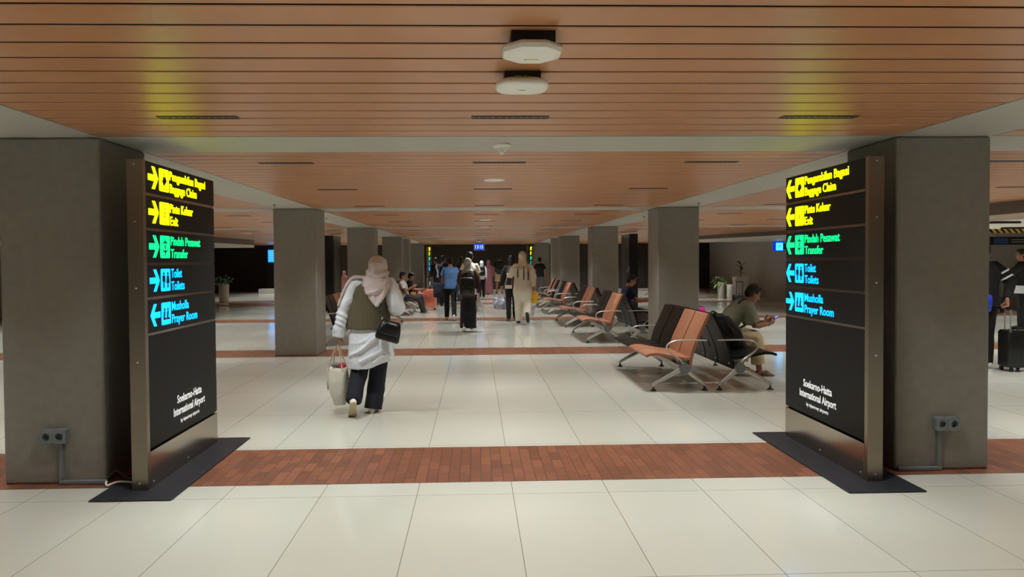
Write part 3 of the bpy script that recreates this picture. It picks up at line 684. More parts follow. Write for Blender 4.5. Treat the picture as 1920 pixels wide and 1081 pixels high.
class Fig:
    def __init__(f, label, loc, rotz, h=1.68, legs=((0, 0, 0), (0, 0, 0)), arms=((0, .15, .1), (0, .15, .1)), lean=0.0, hipz=None, head=(0, 0), feet=(None, None), name='person', broad=1.0, over=None, voxel=.014, shw=.172, category='person'):
        s = h / 1.70; f.s = s; f.h = h; f.voxel = voxel; f.broad = broad
        f.t = thing(name, label, category, loc, rotz)
        J = {}
        hz = .905 * s
        J['pel'] = V((0, 0, .94 * s))
        def up(z): return J['pel'] + rx(V((0, 0, z * s)), -lean)
        J['waist'] = up(.14); J['chest'] = up(.33); J['neck'] = up(.50); J['headc'] = J['neck'] + rx(V((0, .012 * s, .135 * s)), -(lean * .5 + head[0]))
        J['hf'] = rx(V((0, 1, 0)), -(lean * .5 + head[0])); J['hu'] = rx(V((0, 0, 1)), -(lean * .5 + head[0]))
        if head[1]:
            rz = Matrix.Rotation(head[1], 3, 'Z'); J['hf'] = rz @ J['hf']
        for i, sg in ((0, -1), (1, 1)):
            fl, kn, ab = legs[i]
            hip = V((sg * .088 * s, 0, hz)); 
            th = rx(V((sg * sin(ab), 0, -cos(ab))), fl); sh = rx(V((sg * sin(ab) * .4, 0, -1)).normalized(), fl - kn)
            knee = hip + th * .43 * s; an = knee + sh * .41 * s
            fp = feet[i] if feet[i] is not None else 0.0
            toe = rx(V((sg * .12, 1, 0)).normalized(), fp)
            J['hip%d' % i] = hip; J['kn%d' % i] = knee; J['an%d' % i] = an; J['td%d' % i] = toe
            sw, eb, ab = arms[i]
            shd = J['chest'] + rx(V((sg * shw * s * broad, 0, .105 * s)), -lean)
            ua = rx(V((sg * sin(ab), 0, -cos(ab))), sw); fa = rx(V((sg * sin(ab) * .5, 0, -1)).normalized(), sw + eb)
            el = shd + ua * .285 * s; wr = el + fa * .245 * s
            J['sh%d' % i] = shd; J['el%d' % i] = el; J['wr%d' % i] = wr; J['hd%d' % i] = fa
            J['hn%d' % i] = V((-sg, 0, 0)); J['hs%d' % i] = V((0, 1, 0)); J['cu%d' % i] = .35
        if over:
            for k, v in over.items(): J[k] = V(v) if isinstance(v, tuple) else v
        f.J = J
        # rest on the ground
        lo = min(min((J['an%d' % i] - J['td%d' % i].normalized() * .05 * s).z, (J['an%d' % i] + J['td%d' % i].normalized() * .15 * s).z) for i in (0, 1)) - .085 * s
        if hipz is None: f.t.location.z += -lo + 0.004
    def obj(f, name, bm, m, voxel=None, disp=0, size=.12, smooth=3, parent=None):
        o = finish(name, bm, m, parent or f.t); cloth(o, voxel or f.voxel, disp, size, smooth); return o
    def foot_pts(f, i):
        J = f.J; s = f.s; an = J['an%d' % i]; td = J['td%d' % i].normalized()
        up = V((0, 0, 1)); up = (up - td * up.dot(td)).normalized()
        return an, td, up
    def body(f, skin=None, curl=None, barefoot=False):
        J, s = f.J, f.s; bm = bm_new(); X = V((1, 0, 0)); b = f.broad
        tube(bm, [J['pel'] - V((0, 0, .05 * s)), J['pel'] + V((0, 0, .04 * s)), J['waist'], J['chest'], J['chest'].lerp(J['neck'], .55), J['neck'].lerp(J['chest'], .12)], [(.145 * s * b, .10 * s * b), (.15 * s * b, .105 * s * b), (.132 * s * b, .095 * s * b), (.155 * s * b, .11 * s * b), (.15 * s * b, .088 * s), (.07 * s, .06 * s)], 18, side=X)
        tube(bm, [J['neck'].lerp(J['chest'], .2), J['neck'], J['headc'] - J['hu'] * .05 * s], [.062 * s, .054 * s, .052 * s], 14)
        for i in (0, 1):
            sg = (-1, 1)[i]
            tube(bm, [J['chest'].lerp(J['neck'], .45) + V((sg * .05 * s, 0, 0)), J['sh%d' % i] - V((sg * .02 * s, 0, .012 * s)), J['sh%d' % i].lerp(J['el%d' % i], .35), J['el%d' % i], J['el%d' % i].lerp(J['wr%d' % i], .3), J['wr%d' % i]], [.055 * s, .056 * s, .047 * s, .039 * s, .040 * s, .026 * s], 12)
            tube(bm, [J['hip%d' % i] + V((0, 0, .03 * s)), J['hip%d' % i].lerp(J['kn%d' % i], .3), J['kn%d' % i], J['kn%d' % i].lerp(J['an%d' % i], .3), J['an%d' % i]], [.09 * s, .085 * s, .056 * s, .054 * s, .036 * s], 14)
            an, td, up = f.foot_pts(i)
            tube(bm, [an - td * .03 * s - up * .045 * s, an + td * .05 * s - up * .045 * s, an + td * .13 * s - up * .062 * s, an + td * .165 * s - up * .066 * s], [(.030 * s, .034 * s), (.036 * s, .038 * s), (.042 * s, .02 * s), (.034 * s, .014 * s)], 12, side=td.cross(up))
            tube(bm, [an, an - up * .05 * s], [.036 * s, .036 * s], 10)
            hand(bm, J['wr%d' % i], J['hd%d' % i], J['hn%d' % i], J['hs%d' % i], s, J['cu%d' % i] if curl is None else curl)
        c, hf, hu = J['headc'], J['hf'], J['hu']; hr = hf.cross(hu); R = Matrix((hr, hf, hu)).transposed()
        at = lambda x, y, z: c + (hr * x + hf * y + hu * z) * s
        q = lambda x, y, z: (x * s, y * s, z * s)
        ell(bm, at(0, -.012, .03), q(.073, .093, .092), R); ell(bm, at(0, .025, -.04), q(.060, .066, .078), R); ell(bm, at(0, .045, -.085), q(.034, .036, .028), R)
        tube(bm, [at(0, .082, .015), at(0, .099, -.012), at(0, .106, -.028)], [.009 * s, .012 * s, .014 * s], 8)
        ell(bm, at(0, .086, -.062), q(.024, .010, .010), R); ell(bm, at(0, .078, .032), q(.045, .014, .010), R)
        for sg in (-1, 1): ell(bm, at(sg * .074, -.004, -.012), q(.011, .024, .034), R)
        o = f.obj('body', bm, skin or M_SKIN, voxel=f.voxel * .6, smooth=2)
        for sg in (-1, 1):
            bm = bm_new(); ell(bm, at(sg * .029, .083, .010), q(.013, .009, .008), R, 10, 8); finish('eye', bm, M_EYE, f.t, smooth=True)
        f.R = R; f.at = at; f.q = q
        return o
    def hair(f, m=None, long=False):
        bm = bm_new(); at, q, R = f.at, f.q, f.R
        ell(bm, at(0, -.020, .042), q(.084, .094, .092), R); ell(bm, at(0, -.050, -.01), q(.078, .062, .078), R)
        ell(bm, at(0, .045, .085), q(.06, .045, .038), R)
        for sg in (-1, 1): ell(bm, at(sg * .066, .005, .03), q(.018, .03, .045), R)
        if long: tube(bm, [at(0, -.06, 0), at(0, -.075, -.1), at(0, -.07, -.2)], [(.08 * f.s, .05 * f.s), (.085 * f.s, .04 * f.s), (.06 * f.s, .025 * f.s)], 14, side=V((1, 0, 0)))
        return f.obj('hair', bm, m or M_HAIR, voxel=f.voxel * .6, disp=.010 * f.s, size=.03, smooth=1)
    def shirt(f, m, sleeve='long', hem=-.05, loose=1.12, disp=.012, name='shirt', flare=1.0, size=.12, arms=(0, 1)):
        J, s, b = f.J, f.s, f.broad; bm = bm_new(); X = V((1, 0, 0)); k = loose * b
        dirn = (J['waist'] - J['pel']).normalized()
        hemp = J['pel'] + dirn * hem * s if hem > -.12 else J['pel'] + V((0, 0, hem * s))
        pts = [hemp, hemp.lerp(J['pel'], .6) if hem < -.08 else J['pel'] + dirn * .03 * s, J['waist'], J['chest'], J['chest'].lerp(J['neck'], .5), J['chest'].lerp(J['neck'], .8), J['neck'].lerp(J['chest'], .02)]
        tube(bm, pts, [(.165 * s * k * flare, .125 * s * k * flare), (.160 * s * k, .120 * s * k), (.145 * s * k, .112 * s * k), (.165 * s * k, .122 * s * k), (.152 * s * b, .1 * s * k), (.108 * s, .082 * s), (.066 * s, .064 * s)], 20, side=X, round_ends=False)
        for i in arms:
            sg = (-1, 1)[i]; sh, el, wr = J['sh%d' % i], J['el%d' % i], J['wr%d' % i]
            P = [J['chest'].lerp(J['neck'], .45) + V((sg * .06 * s, 0, 0)), sh - V((sg * .015 * s, 0, .008 * s)), sh.lerp(el, .4)]; r = [.060 * s, .062 * s, .060 * s * loose]
            if sleeve == 'long': P += [el, el.lerp(wr, .5), wr.lerp(el, .06)]; r += [.054 * s * loose, .047 * s * loose, .038 * s * loose]
            else: P += [sh.lerp(el, .72)]; r += [.066 * s * loose]
            tube(bm, P, r, 14, round_ends=False)
        return f.obj(name, bm, m, disp=disp, size=size)
    def trousers(f, m, length=1.0, w=1.0, hemw=1.0, disp=.012, name='trousers', size=.14):
        J, s, b = f.J, f.s, f.broad; bm = bm_new()
        tube(bm, [J['pel'] + (J['waist'] - J['pel']) * .35, J['pel'], J['pel'] - V((0, 0, .06 * s))], [(.15 * s * b, .112 * s * b), (.165 * s * b, .125 * s * b), (.162 * s * b, .118 * s * b)], 18, side=V((1, 0, 0)))
        for i in (0, 1):
            h, k, a = J['hip%d' % i], J['kn%d' % i], J['an%d' % i]
            if length >= .95:
                e = a - (a - k).normalized() * -.03 * s
                P = [h + V((0, 0, .02 * s)), h.lerp(k, .35), k, k.lerp(a, .5), e]; r = [.105 * s * b, .096 * s * w * b, .073 * s * w, .070 * s * w * (1 + hemw) / 2, .062 * s * w * hemw]
            else:
                e = h.lerp(k, length); P = [h + V((0, 0, .02 * s)), h.lerp(k, .35), e]; r = [.105 * s * b, .10 * s * w, .092 * s * w]
            tube(bm, P, r, 16, round_ends=False)
        return f.obj(name, bm, m, disp=disp, size=size)
    def skirt(f, m, z=.06, rt=.165, rb=.22, disp=.02, name='skirt', top=.06):
        J, s = f.J, f.s; bm = bm_new(); p = J['pel']
        mid = (J['an0'] + J['an1']) * .5
        bot = V((mid.x * .8, mid.y * .8, z * s + min(J['an0'].z, J['an1'].z) - .085 * s))
        tube(bm, [p + V((0, 0, top * s)), p - V((0, 0, .08 * s)), p.lerp(bot, .5), bot], [(.15 * s, .115 * s), (rt * s, .135 * s), (.5 * (rt + rb) * s, .5 * (.135 + rb * .85) * s), (rb * s, rb * .85 * s)], 22, side=V((1, 0, 0)), round_ends=False)
        return f.obj(name, bm, m, disp=disp, size=.1)
    def shoes(f, m, sole=None, low=True):
        for i in (0, 1):
            an, td, up = f.foot_pts(i); s = f.s; sd = td.cross(up); bm = bm_new()
            tube(bm, [an - td * .05 * s - up * .048 * s, an + td * .04 * s - up * .045 * s, an + td * .12 * s - up * .058 * s, an + td * .185 * s - up * .066 * s], [(.036 * s, .036 * s), (.042 * s, .042 * s), (.047 * s, .027 * s), (.036 * s, .018 * s)], 14, side=sd)
            sh = f.obj('shoe', bm, m, voxel=f.voxel * .6, smooth=2)
            if sole:
                bm = bm_new()
                outl = [(-.088, .0), (-.075, .028), (-.02, .034), (.05, .036), (.12, .048), (.18, .040), (.215, .0), (.18, -.040), (.12, -.047), (.05, -.034), (-.02, -.033), (-.075, -.028)]
                base = an - up * .087 * s
                A = [bm.verts.new(base + td * a * s + sd * b_ * s) for a, b_ in outl]; B = [bm.verts.new(base + td * a * s + sd * b_ * s + up * .02 * s) for a, b_ in outl]
                n = len(outl)
                for j in range(n): bm.faces.new((A[j], A[(j + 1) % n], B[(j + 1) % n], B[j]))
                bm.faces.new(A[::-1]); bm.faces.new(B); finish('sole', bm, sole, sh, bevel=.004)
    def hijab(f, m, cape=.22, back_tail=0.0, disp=.010, wide=1.0, extra=None):
        J, s = f.J, f.s; at, q, R = f.at, f.q, f.R; bm = bm_new(); X = V((1, 0, 0))
        ell(bm, at(0, -.022, .022), q(.093, .108, .112), R); ell(bm, at(0, -.01, -.055), q(.090, .095, .085), R)
        n = J['neck']
        tube(bm, [at(0, -.01, -.06), n + V((0, 0, .0)), n.lerp(J['chest'], .35), n.lerp(J['chest'], .35) - V((0, 0, cape * .6 * s))], [(.088 * s, .088 * s), (.092 * s, .088 * s), (.172 * s * wide, .118 * s), (.185 * s * wide, .135 * s)], 20, side=X, round_ends=False)
        if extra: extra(bm)
        o = f.obj('hijab', bm, m, disp=disp, size=.09)
        # keep the face open: cut with the face oval
        return o

def backpack(label, loc, rotz, w=.30, d=.17, h=.44, m=None, m2=None, group=None, lean=0.0):
    t = thing('backpack', label, 'backpack', loc, rotz)
    t.rotation_euler = (lean, 0, rotz)
    # back panel at y=0 towards +y (wearer), bulges to -y
    bm = bm_new()
    loft(bm, [ering((0, -d * .45, z), w / 2 * k, d / 2 * k2, power=3.2, n=24) for z, k, k2 in ((0, .86, .85), (.02, .97, .98), (h * .5, 1, 1), (h * .82, .95, .92), (h * .95, .78, .72), (h, .5, .4))])
    finish('pack_body', bm, m or M_BLACK, t, smooth=True)
    bm = bm_new()
    loft(bm, [ering((0, -d * .95, z), w * .38 * k, d * .26 * k, power=3.2, n=20) for z, k in ((h * .06, .8), (h * .1, 1), (h * .42, 1), (h * .5, .8))]); finish('front_pocket', bm, m2 or m or M_BLACK, t, smooth=True)
    bm = bm_new(); tube(bm, smooth_pts([(-.04, -d * .2, h * .97), (-.03, -d * .15, h * 1.06), (.03, -d * .15, h * 1.06), (.04, -d * .2, h * .97)], 4), .008, 8); finish('top_handle', bm, m or M_BLACK, t, smooth=True)
    for sg in (-1, 1):
        bm = bm_new(); tube(bm, smooth_pts([(sg * .08, -.01, h * .92), (sg * .10, .07, h * 1.0), (sg * .11, .13, h * .8), (sg * .12, .10, h * .45), (sg * .13, -.02, h * .15)], 4), [(.022, .006)] * 17, 8, side=(1, 0, 0)); finish('shoulder_strap', bm, m or M_BLACK, t, smooth=True)
    return t
def suitcase(label, loc, rotz, w, d, h, m, handle_h=.4, mh=None, wheels=True, ribs=True):
    t = thing('suitcase', label, 'suitcase', loc, rotz)
    z0 = .055
    bm = bm_new(); loft(bm, [ering((0, 0, z), w / 2 * k, d / 2 * k2, power=7, n=32) for z, k, k2 in ((z0, .9, .85), (z0 + .025, 1, 1), (h - .03, 1, 1), (h, .9, .85))]); sh = finish('shell', bm, m, t, smooth=True)
    md = sh.modifiers.new('es', 'EDGE_SPLIT'); md.split_angle = radians(45)
    bm = bm_new(); loft(bm, [[V((x * 1.006, y * 1.02, z)) for x, y, z in ((-w / 2, -.006, z0 + .02), (w / 2, -.006, z0 + .02), (w / 2, .006, z0 + .02), (-w / 2, .006, z0 + .02))], [V((x * 1.006, y * 1.02, z)) for x, y, z in ((-w / 2, -.006, h - .02), (w / 2, -.006, h - .02), (w / 2, .006, h - .02), (-w / 2, .006, h - .02))]])
    finish('zip', bm, M_BLACK, t)
    if ribs:
        for k in range(5):
            x = (-.36 + .18 * k) * w
            bm = bm_new(); box(bm, x - .008, x + .008, -d / 2 - .004, -d / 2 + .01, z0 + .06, h - .06); finish('rib', bm, m, t, bevel=.004)
    for sx in (-1, 1):
        for sy in (-1, 1):
            bm = bm_new(); cyl(bm, (sx * w * .38 - .012, sy * d * .34, .028), (sx * w * .38 + .012, sy * d * .34, .028), .026, n=16); box(bm, sx * w * .38 - .016, sx * w * .38 + .016, sy * d * .34 - .018, sy * d * .34 + .018, .03, z0 + .02)
            finish('wheel', bm, M_BLACK, t)
    bm = bm_new(); tube(bm, smooth_pts([(-.05, -d * .0, h - .005), (-.04, 0, h + .025), (.04, 0, h + .025), (.05, 0, h - .005)], 4), .009, 8); finish('carry_handle', bm, M_BLACK, t, smooth=True)
    if handle_h:
        for sx in (-1, 1):
            bm = bm_new(); box(bm, sx * w * .22 - .007, sx * w * .22 + .007, d * .3 - .006, d * .3 + .006, h - .04, h + handle_h); finish('handle_rod', bm, mh or M_CHROME, t)
        bm = bm_new(); box(bm, -w * .27, w * .27, d * .3 - .014, d * .3 + .014, h + handle_h - .012, h + handle_h + .018); finish('handle_grip', bm, M_BLACK, t, bevel=.006)
    return t
def soft_bag(name, label, cat, loc, rotz, w, d, h, m, strap_h=.2, taper=.85, ms=None, disp=.02, voxel=.012, strap_r=.008, straps=True):
    t = thing(name, label, cat, loc, rotz)
    bm = bm_new(); loft(bm, [ering((0, 0, z * h), w / 2 * k, d / 2 * k2, power=2.8, n=24) for z, k, k2 in ((0, taper * .8, .6), (.06, taper, .85), (.45, (1 + taper) / 2 * 1.02, 1), (.8, 1, .8), (1, .96, .45))])
    o = finish('bag_body', bm, m, t); cloth(o, voxel, disp, .08, 2)
    if straps:
        for sy in (-1, 1):
            bm = bm_new(); tube(bm, smooth_pts([(-w * .25, sy * d * .2, h * .93), (-w * .16, sy * d * .15, h + strap_h * .5), (0, 0, h + strap_h), (w * .16, sy * d * .15, h + strap_h * .5), (w * .25, sy * d * .2, h * .93)], 5), [(strap_r * 1.6, strap_r * .5)] * 21, 8, side=(0, 1, 0)); finish('handle', bm, ms or m, t, smooth=True)
    return t

def hand_at(f, i):
    l = f.t.location; r = f.t.rotation_euler[2]; p = f.J['wr%d' % i] + f.J['hd%d' % i].normalized() * .085 * f.s
    return V((l.x + p.x * cos(r) - p.y * sin(r), l.y + p.x * sin(r) + p.y * cos(r), l.z + p.z))
def hang(f, i, name, label, cat, w, d, h, m, strap, **k):
    p = hand_at(f, i); return soft_bag(name, label, cat, (p.x, p.y, p.z - h - strap + .012), f.t.rotation_euler[2], w, d, h, m, strap, **k)
# ---- main woman, walking away
C_HIJAB = mat('dusty_pink_cloth', (214, 199, 198), 0.8, sheen=.2)
C_WHITE = mat('white_cotton', (230, 234, 242), 0.75)
C_NAVY = mat('navy_twill', (24, 25, 38), 0.85)
C_VEST = wave_mat('striped_vest', (44, 38, 26), (150, 138, 108), 27.0, .78, .85, 'X')
C_LEATHER = mat('black_leather', (14, 14, 15), 0.35)
C_CANVAS = mat('cream_canvas', (222, 216, 202), 0.8)
C_TAN = mat('tan_strap', (206, 176, 146), 0.7)
C_SHOEW = mat('white_shoe', (232, 228, 218), 0.5)
C_SOLE = mat('beige_rubber_sole', (190, 172, 142), 0.7, noise_amt=.15, noise_scale=60)
def woman():
    ox, oy = -1.065, 7.35
    over = {'pel': (-.02, 0, .86), 'waist': (-.03, -.01, 1.0), 'chest': (-.01, 0, 1.19), 'neck': (.03, .0, 1.345), 'headc': (.07, .015, 1.475),
            'sh0': (-.175, -.01, 1.315), 'el0': (-.285, -.03, 1.04), 'wr0': (-.335, -.02, .80), 'hd0': (-.02, 0, -1), 'hn0': V((1, 0, 0)), 'hs0': V((0, 1, 0)), 'cu0': .95,
            'sh1': (.185, -.01, 1.325), 'el1': (.268, -.075, 1.075), 'wr1': (.19, .14, 1.15), 'hd1': (-.2, .9, .3), 'cu1': .6,
            'hip0': (-.10, 0, .80), 'kn0': (-.135, .0, .425), 'an0': (-.165, -.24, .165), 'td0': V((-.16, .62, -.70)),
            'hip1': (.075, 0, .80), 'kn1': (.05, .06, .43), 'an1': (-.005, .02, .075), 'td1': V((.12, .97, -.01)), 'hf': V((.05, .99, -.05)).normalized(), 'hu': V((0, .05, 1)).normalized()}
    f = Fig('woman in dusty pink hijab, striped vest and long white shirt walking away with a tote', (ox, oy, 0), 0, 1.60, over=over, hipz=0, voxel=.009, broad=1.12)
    f.body(M_SKIN)
    s = f.s; J = f.J
    # trousers: wide straight legs
    bm = bm_new()
    tube(bm, [(-.02, 0, .92), (-.02, -.01, .82), (-.02, -.01, .75)], [(.175, .13), (.185, .145), (.18, .135)], 18, side=V((1, 0, 0)))
    tube(bm, smooth_pts([(-.105, -.005, .80), (-.125, -.02, .60), (-.135, -.0, .43), (-.15, -.13, .28), (-.16, -.225, .155)], 3), [(.095, .105)] * 4 + [(.088, .095)] * 4 + [(.083, .088)] * 5, 16, side=V((1, 0, 0)), round_ends=False)
    tube(bm, smooth_pts([(.085, 0, .80), (.07, .035, .60), (.052, .06, .43), (.022, .04, .20), (.0, .015, .035)], 3), [(.098, .105)] * 4 + [(.09, .098)] * 4 + [(.092, .1)] * 5, 16, side=V((1, 0, 0)), round_ends=False)
    f.obj('trousers', bm, C_NAVY, disp=.016, size=.1)
    # white shirt with long tail
    bm = bm_new()
    hem = [ering((-.005 + 0, -.01, .49), .238, .165, n=24), ering((-.01, -.012, .54), .238, .17, n=24), ering((-.015, -.012, .70), .225, .165, n=24), ering((-.02, -.01, .86), .205, .15, n=24), ering((-.02, -.01, 1.0), .188, .138, n=24), ering((-.01, 0, 1.18), .19, .132, n=24), ering((.0, 0, 1.29), .165, .105, n=24), ering((.02, 0, 1.345), .075, .07, n=24)]
    for k, p in enumerate(hem[0]): p.z += .055 * math.sin((p.x) / .238 * 1.3) * .9 - .02 * cos(p.x / .238 * 3)
    loft(bm, hem)
    for i in (0, 1):
        sg = (-1, 1)[i]; sh, el, wr = J['sh%d' % i], J['el%d' % i], J['wr%d' % i]
        tube(bm, smooth_pts([V((sg * .08, 0, 1.29)), sh, sh.lerp(el, .5), el, el.lerp(wr, .5), wr.lerp(el, -.05)], 3), [.07] * 3 + [.074] * 3 + [.075 if i == 0 else .086] * 3 + [.066 if i == 0 else .088] * 4 + [.058] * 3, 16, round_ends=False)
    if True:
        wr = J['wr0']; tube(bm, [wr + V((.012, 0, .10)), wr + V((.008, 0, .06)), wr + V((0, 0, .03)), wr + V((-.002, 0, -.015))], [.066, .074, .066, .062], 16, round_ends=False)
    for pts, r in (([(-.21, -.10, .60), (-.10, -.172, .655), (.03, -.172, .76), (.10, -.15, .84)], .022), ([(-.19, -.10, .72), (-.08, -.16, .74), (.04, -.155, .82)], .018), ([(-.10, -.175, .545), (.02, -.178, .60), (.14, -.14, .66)], .018),
                   ([(.20, -.09, .56), (.14, -.15, .66), (.11, -.15, .80)], .020), ([(.05, -.178, .53), (.10, -.165, .58), (.19, -.10, .60)], .016)):
        tube(bm, smooth_pts(pts, 5), r, 10)
    for i in (0, 1):
        el, wr, sh_ = J['el%d' % i], J['wr%d' % i], J['sh%d' % i]
        for t_ in (.1, .3, .5) if i == 0 else (.05, .25):
            c = el.lerp(wr, t_); tube(bm, smooth_pts([c + V((-.05, -.045, .02)), c + V((0, -.066, .0)), c + V((.05, -.045, -.03))], 4), .016, 8)
        c = sh_.lerp(el, .6); tube(bm, smooth_pts([c + V((-.05, -.045, -.03)), c + V((0, -.066, .0)), c + V((.05, -.04, .04))], 4), .015, 8)
    sh = f.obj('shirt', bm, C_WHITE, disp=.022, size=.15, smooth=5)
    # vest
    bm = bm_new()
    loft(bm, [ering((-.03, -.012, .865), .228, .172, n=28), ering((-.028, -.012, .93), .222, .166, n=28), ering((-.025, -.012, 1.02), .212, .158, n=28), ering((-.015, -.005, 1.12), .206, .152, n=28), ering((-.005, -.002, 1.22), .198, .144, n=28), ering((.0, 0, 1.29), .178, .118, n=28), ering((.01, 0, 1.335), .14, .095, n=28)])
    f.obj('vest', bm, C_VEST, disp=.014, size=.14)
    # hijab
    bm = bm_new(); at, q, R = f.at, f.q, f.R
    ell(bm, at(-.002, -.018, .026), q(.106, .118, .120), R); ell(bm, at(0, -.02, -.055), q(.108, .108, .095), R)
    X = V((1, 0, 0))
    tube(bm, [V((.065, 0, 1.43)), V((.05, -.01, 1.37)), V((.045, -.02, 1.32)), V((.04, -.02, 1.285))], [(.112, .105), (.122, .11), (.145, .128), (.155, .132)], 20, side=X, round_ends=False)
    # bun-fold bulges at the nape
    tube(bm, smooth_pts([V((-.025, -.05, 1.44)), V((.03, -.115, 1.405)), V((.10, -.115, 1.405)), V((.165, -.05, 1.435))], 4), .028, 10)
    tube(bm, smooth_pts([V((.05, -.06, 1.57)), V((.045, -.12, 1.50)), V((.03, -.125, 1.42))], 4), .026, 10)
    tube(bm, smooth_pts([V((.15, -.03, 1.42)), V((.17, -.13, 1.34)), V((.08, -.195, 1.255)), V((-.02, -.19, 1.235))], 4), .018, 10)
    # back tail: a folded triangle lying on the back
    def trow(x0, x1, y, z): return [V((x0, y + .03, z)), V((x0 * .7 + x1 * .3, y, z)), V((x0 * .3 + x1 * .7, y, z)), V((x1, y + .03, z)), V((x1, y + .08, z)), V((x0, y + .08, z))]
    tri = [trow(-.07, .21, -.135, 1.37), trow(-.065, .205, -.165, 1.31), trow(-.045, .185, -.185, 1.25), trow(-.005, .150, -.198, 1.18), trow(.045, .105, -.203, 1.115), trow(.068, .085, -.203, 1.09)]
    loft(bm, tri)
    tube(bm, smooth_pts([V((.16, -.155, 1.30)), V((.135, -.20, 1.20)), V((.085, -.215, 1.11))], 4), .014, 8)
    # scarf end over the left shoulder and upper arm
    tube(bm, smooth_pts([V((.0, .05, 1.40)), V((-.09, -.01, 1.385)), V((-.18, -.03, 1.385)), V((-.262, -.05, 1.27)), V((-.325, -.06, 1.11))], 4), [(.075, .022)] * 4 + [(.07, .02)] * 4 + [(.055, .018)] * 4 + [(.045, .016)] * 5, 14, side=V((0, 1, 0)))
    f.obj('hijab', bm, C_HIJAB, voxel=.008, disp=.022, size=.05, smooth=2)
    # shoes
    f.shoes(C_SHOEW, C_SOLE)
    # crossbody bag
    t = thing('handbag', 'black leather shoulder bag on the right hip of the walking woman', 'handbag', (ox + .175, oy - .245, .765), radians(8))
    t.rotation_euler = (0, radians(18), radians(14))
    bm = bm_new(); loft(bm, [ering((0, 0, z), .115 * k, .062 * k2, power=4.5, n=28) for z, k, k2 in ((0, .97, .98), (.02, 1.06, 1.05), (.10, .98, .95), (.18, .80, .6), (.20, .72, .35))]); finish('bag_body', bm, C_LEATHER, t, smooth=True)
    bm = bm_new(); loft(bm, [ering((0, -.03, z), .10 * k, .045 * k, power=4, n=24) for z, k in ((.06, .88), (.075, .96), (.15, .86), (.195, .70))]); finish('flap', bm, C_LEATHER, t, smooth=True)
    bm = bm_new(); tube(bm, smooth_pts([(-.10, -.0, .19), (-.125, .03, .26), (-.19, .125, .42), (-.25, .17, .58), (-.24, .22, .63)], 5), [(.009, .005)] * 21, 8, side=(1, 0, 0)); finish('strap', bm, C_LEATHER, t, smooth=True)
    bm = bm_new(); ell(bm, (-.105, -.006, .20), (.009, .009, .016)); finish('buckle', bm, M_CHROME, t, smooth=True)
    # second run of the strap on the right shoulder
    # tote bag in left hand
    hx, hy, hz = ox - .335, oy - .02, .70
    t = thing('tote_bag', 'cream canvas tote bag hanging from the left hand of the walking woman', 'tote bag', (hx - .015, hy, .085), radians(-8))
    bm = bm_new()
    loft(bm, [ering((dx, 0, z), w, d, power=3, n=26) for z, w, d, dx in ((0, .045, .045, .02), (.015, .058, .06, .02), (.12, .085, .085, .012), (.25, .102, .095, .004), (.34, .105, .085, .0), (.385, .102, .075, 0))])
    o = finish('bag_body', bm, C_CANVAS, t); cloth(o, .008, .016, .09, 2)
    for k, sy in enumerate((-1, 1)):
        bm = bm_new(); tube(bm, smooth_pts([(-.075, sy * .07, .355), (-.05, sy * .045, .48), (.0, 0, .612 + .006 * k), (.045, sy * .045, .48), (.075, sy * .07, .355)], 6), [(.0135, .004)] * 25, 8, side=(0, 1, 0)); finish('handle', bm, C_TAN, t, smooth=True)
    bm = bm_new(); prism(bm, rrect(-.03, .03, .16, .25, .02), -.002, .002); o = finish('printed_patch', bm, mat('muted_print', (120, 110, 112), .8, noise_amt=.5, noise_scale=40), t, loc=(-.096, -.028, 0)); o.rotation_euler = (0, 0, radians(-62))
    bm = bm_new(); ell(bm, (0, 0, 0), (.032, .03, .028)); cloth(tag(finish('folded_cloth', bm, mat('pink_cloth', (200, 60, 90), .8), loc=(hx + .035, hy - .02, .495)), 'pink cloth poking out of the cream tote bag', 'cloth'), .005, .05, .018, 1)
    bm = bm_new(); ell(bm, (0, 0, 0), (.038, .03, .028)); cloth(tag(finish('folded_cloth', bm, mat('grey_cloth', (130, 122, 120), .8), loc=(hx - .03, hy - .02, .492)), 'grey cloth poking out of the cream tote bag', 'cloth'), .005, .05, .018, 1)
woman()

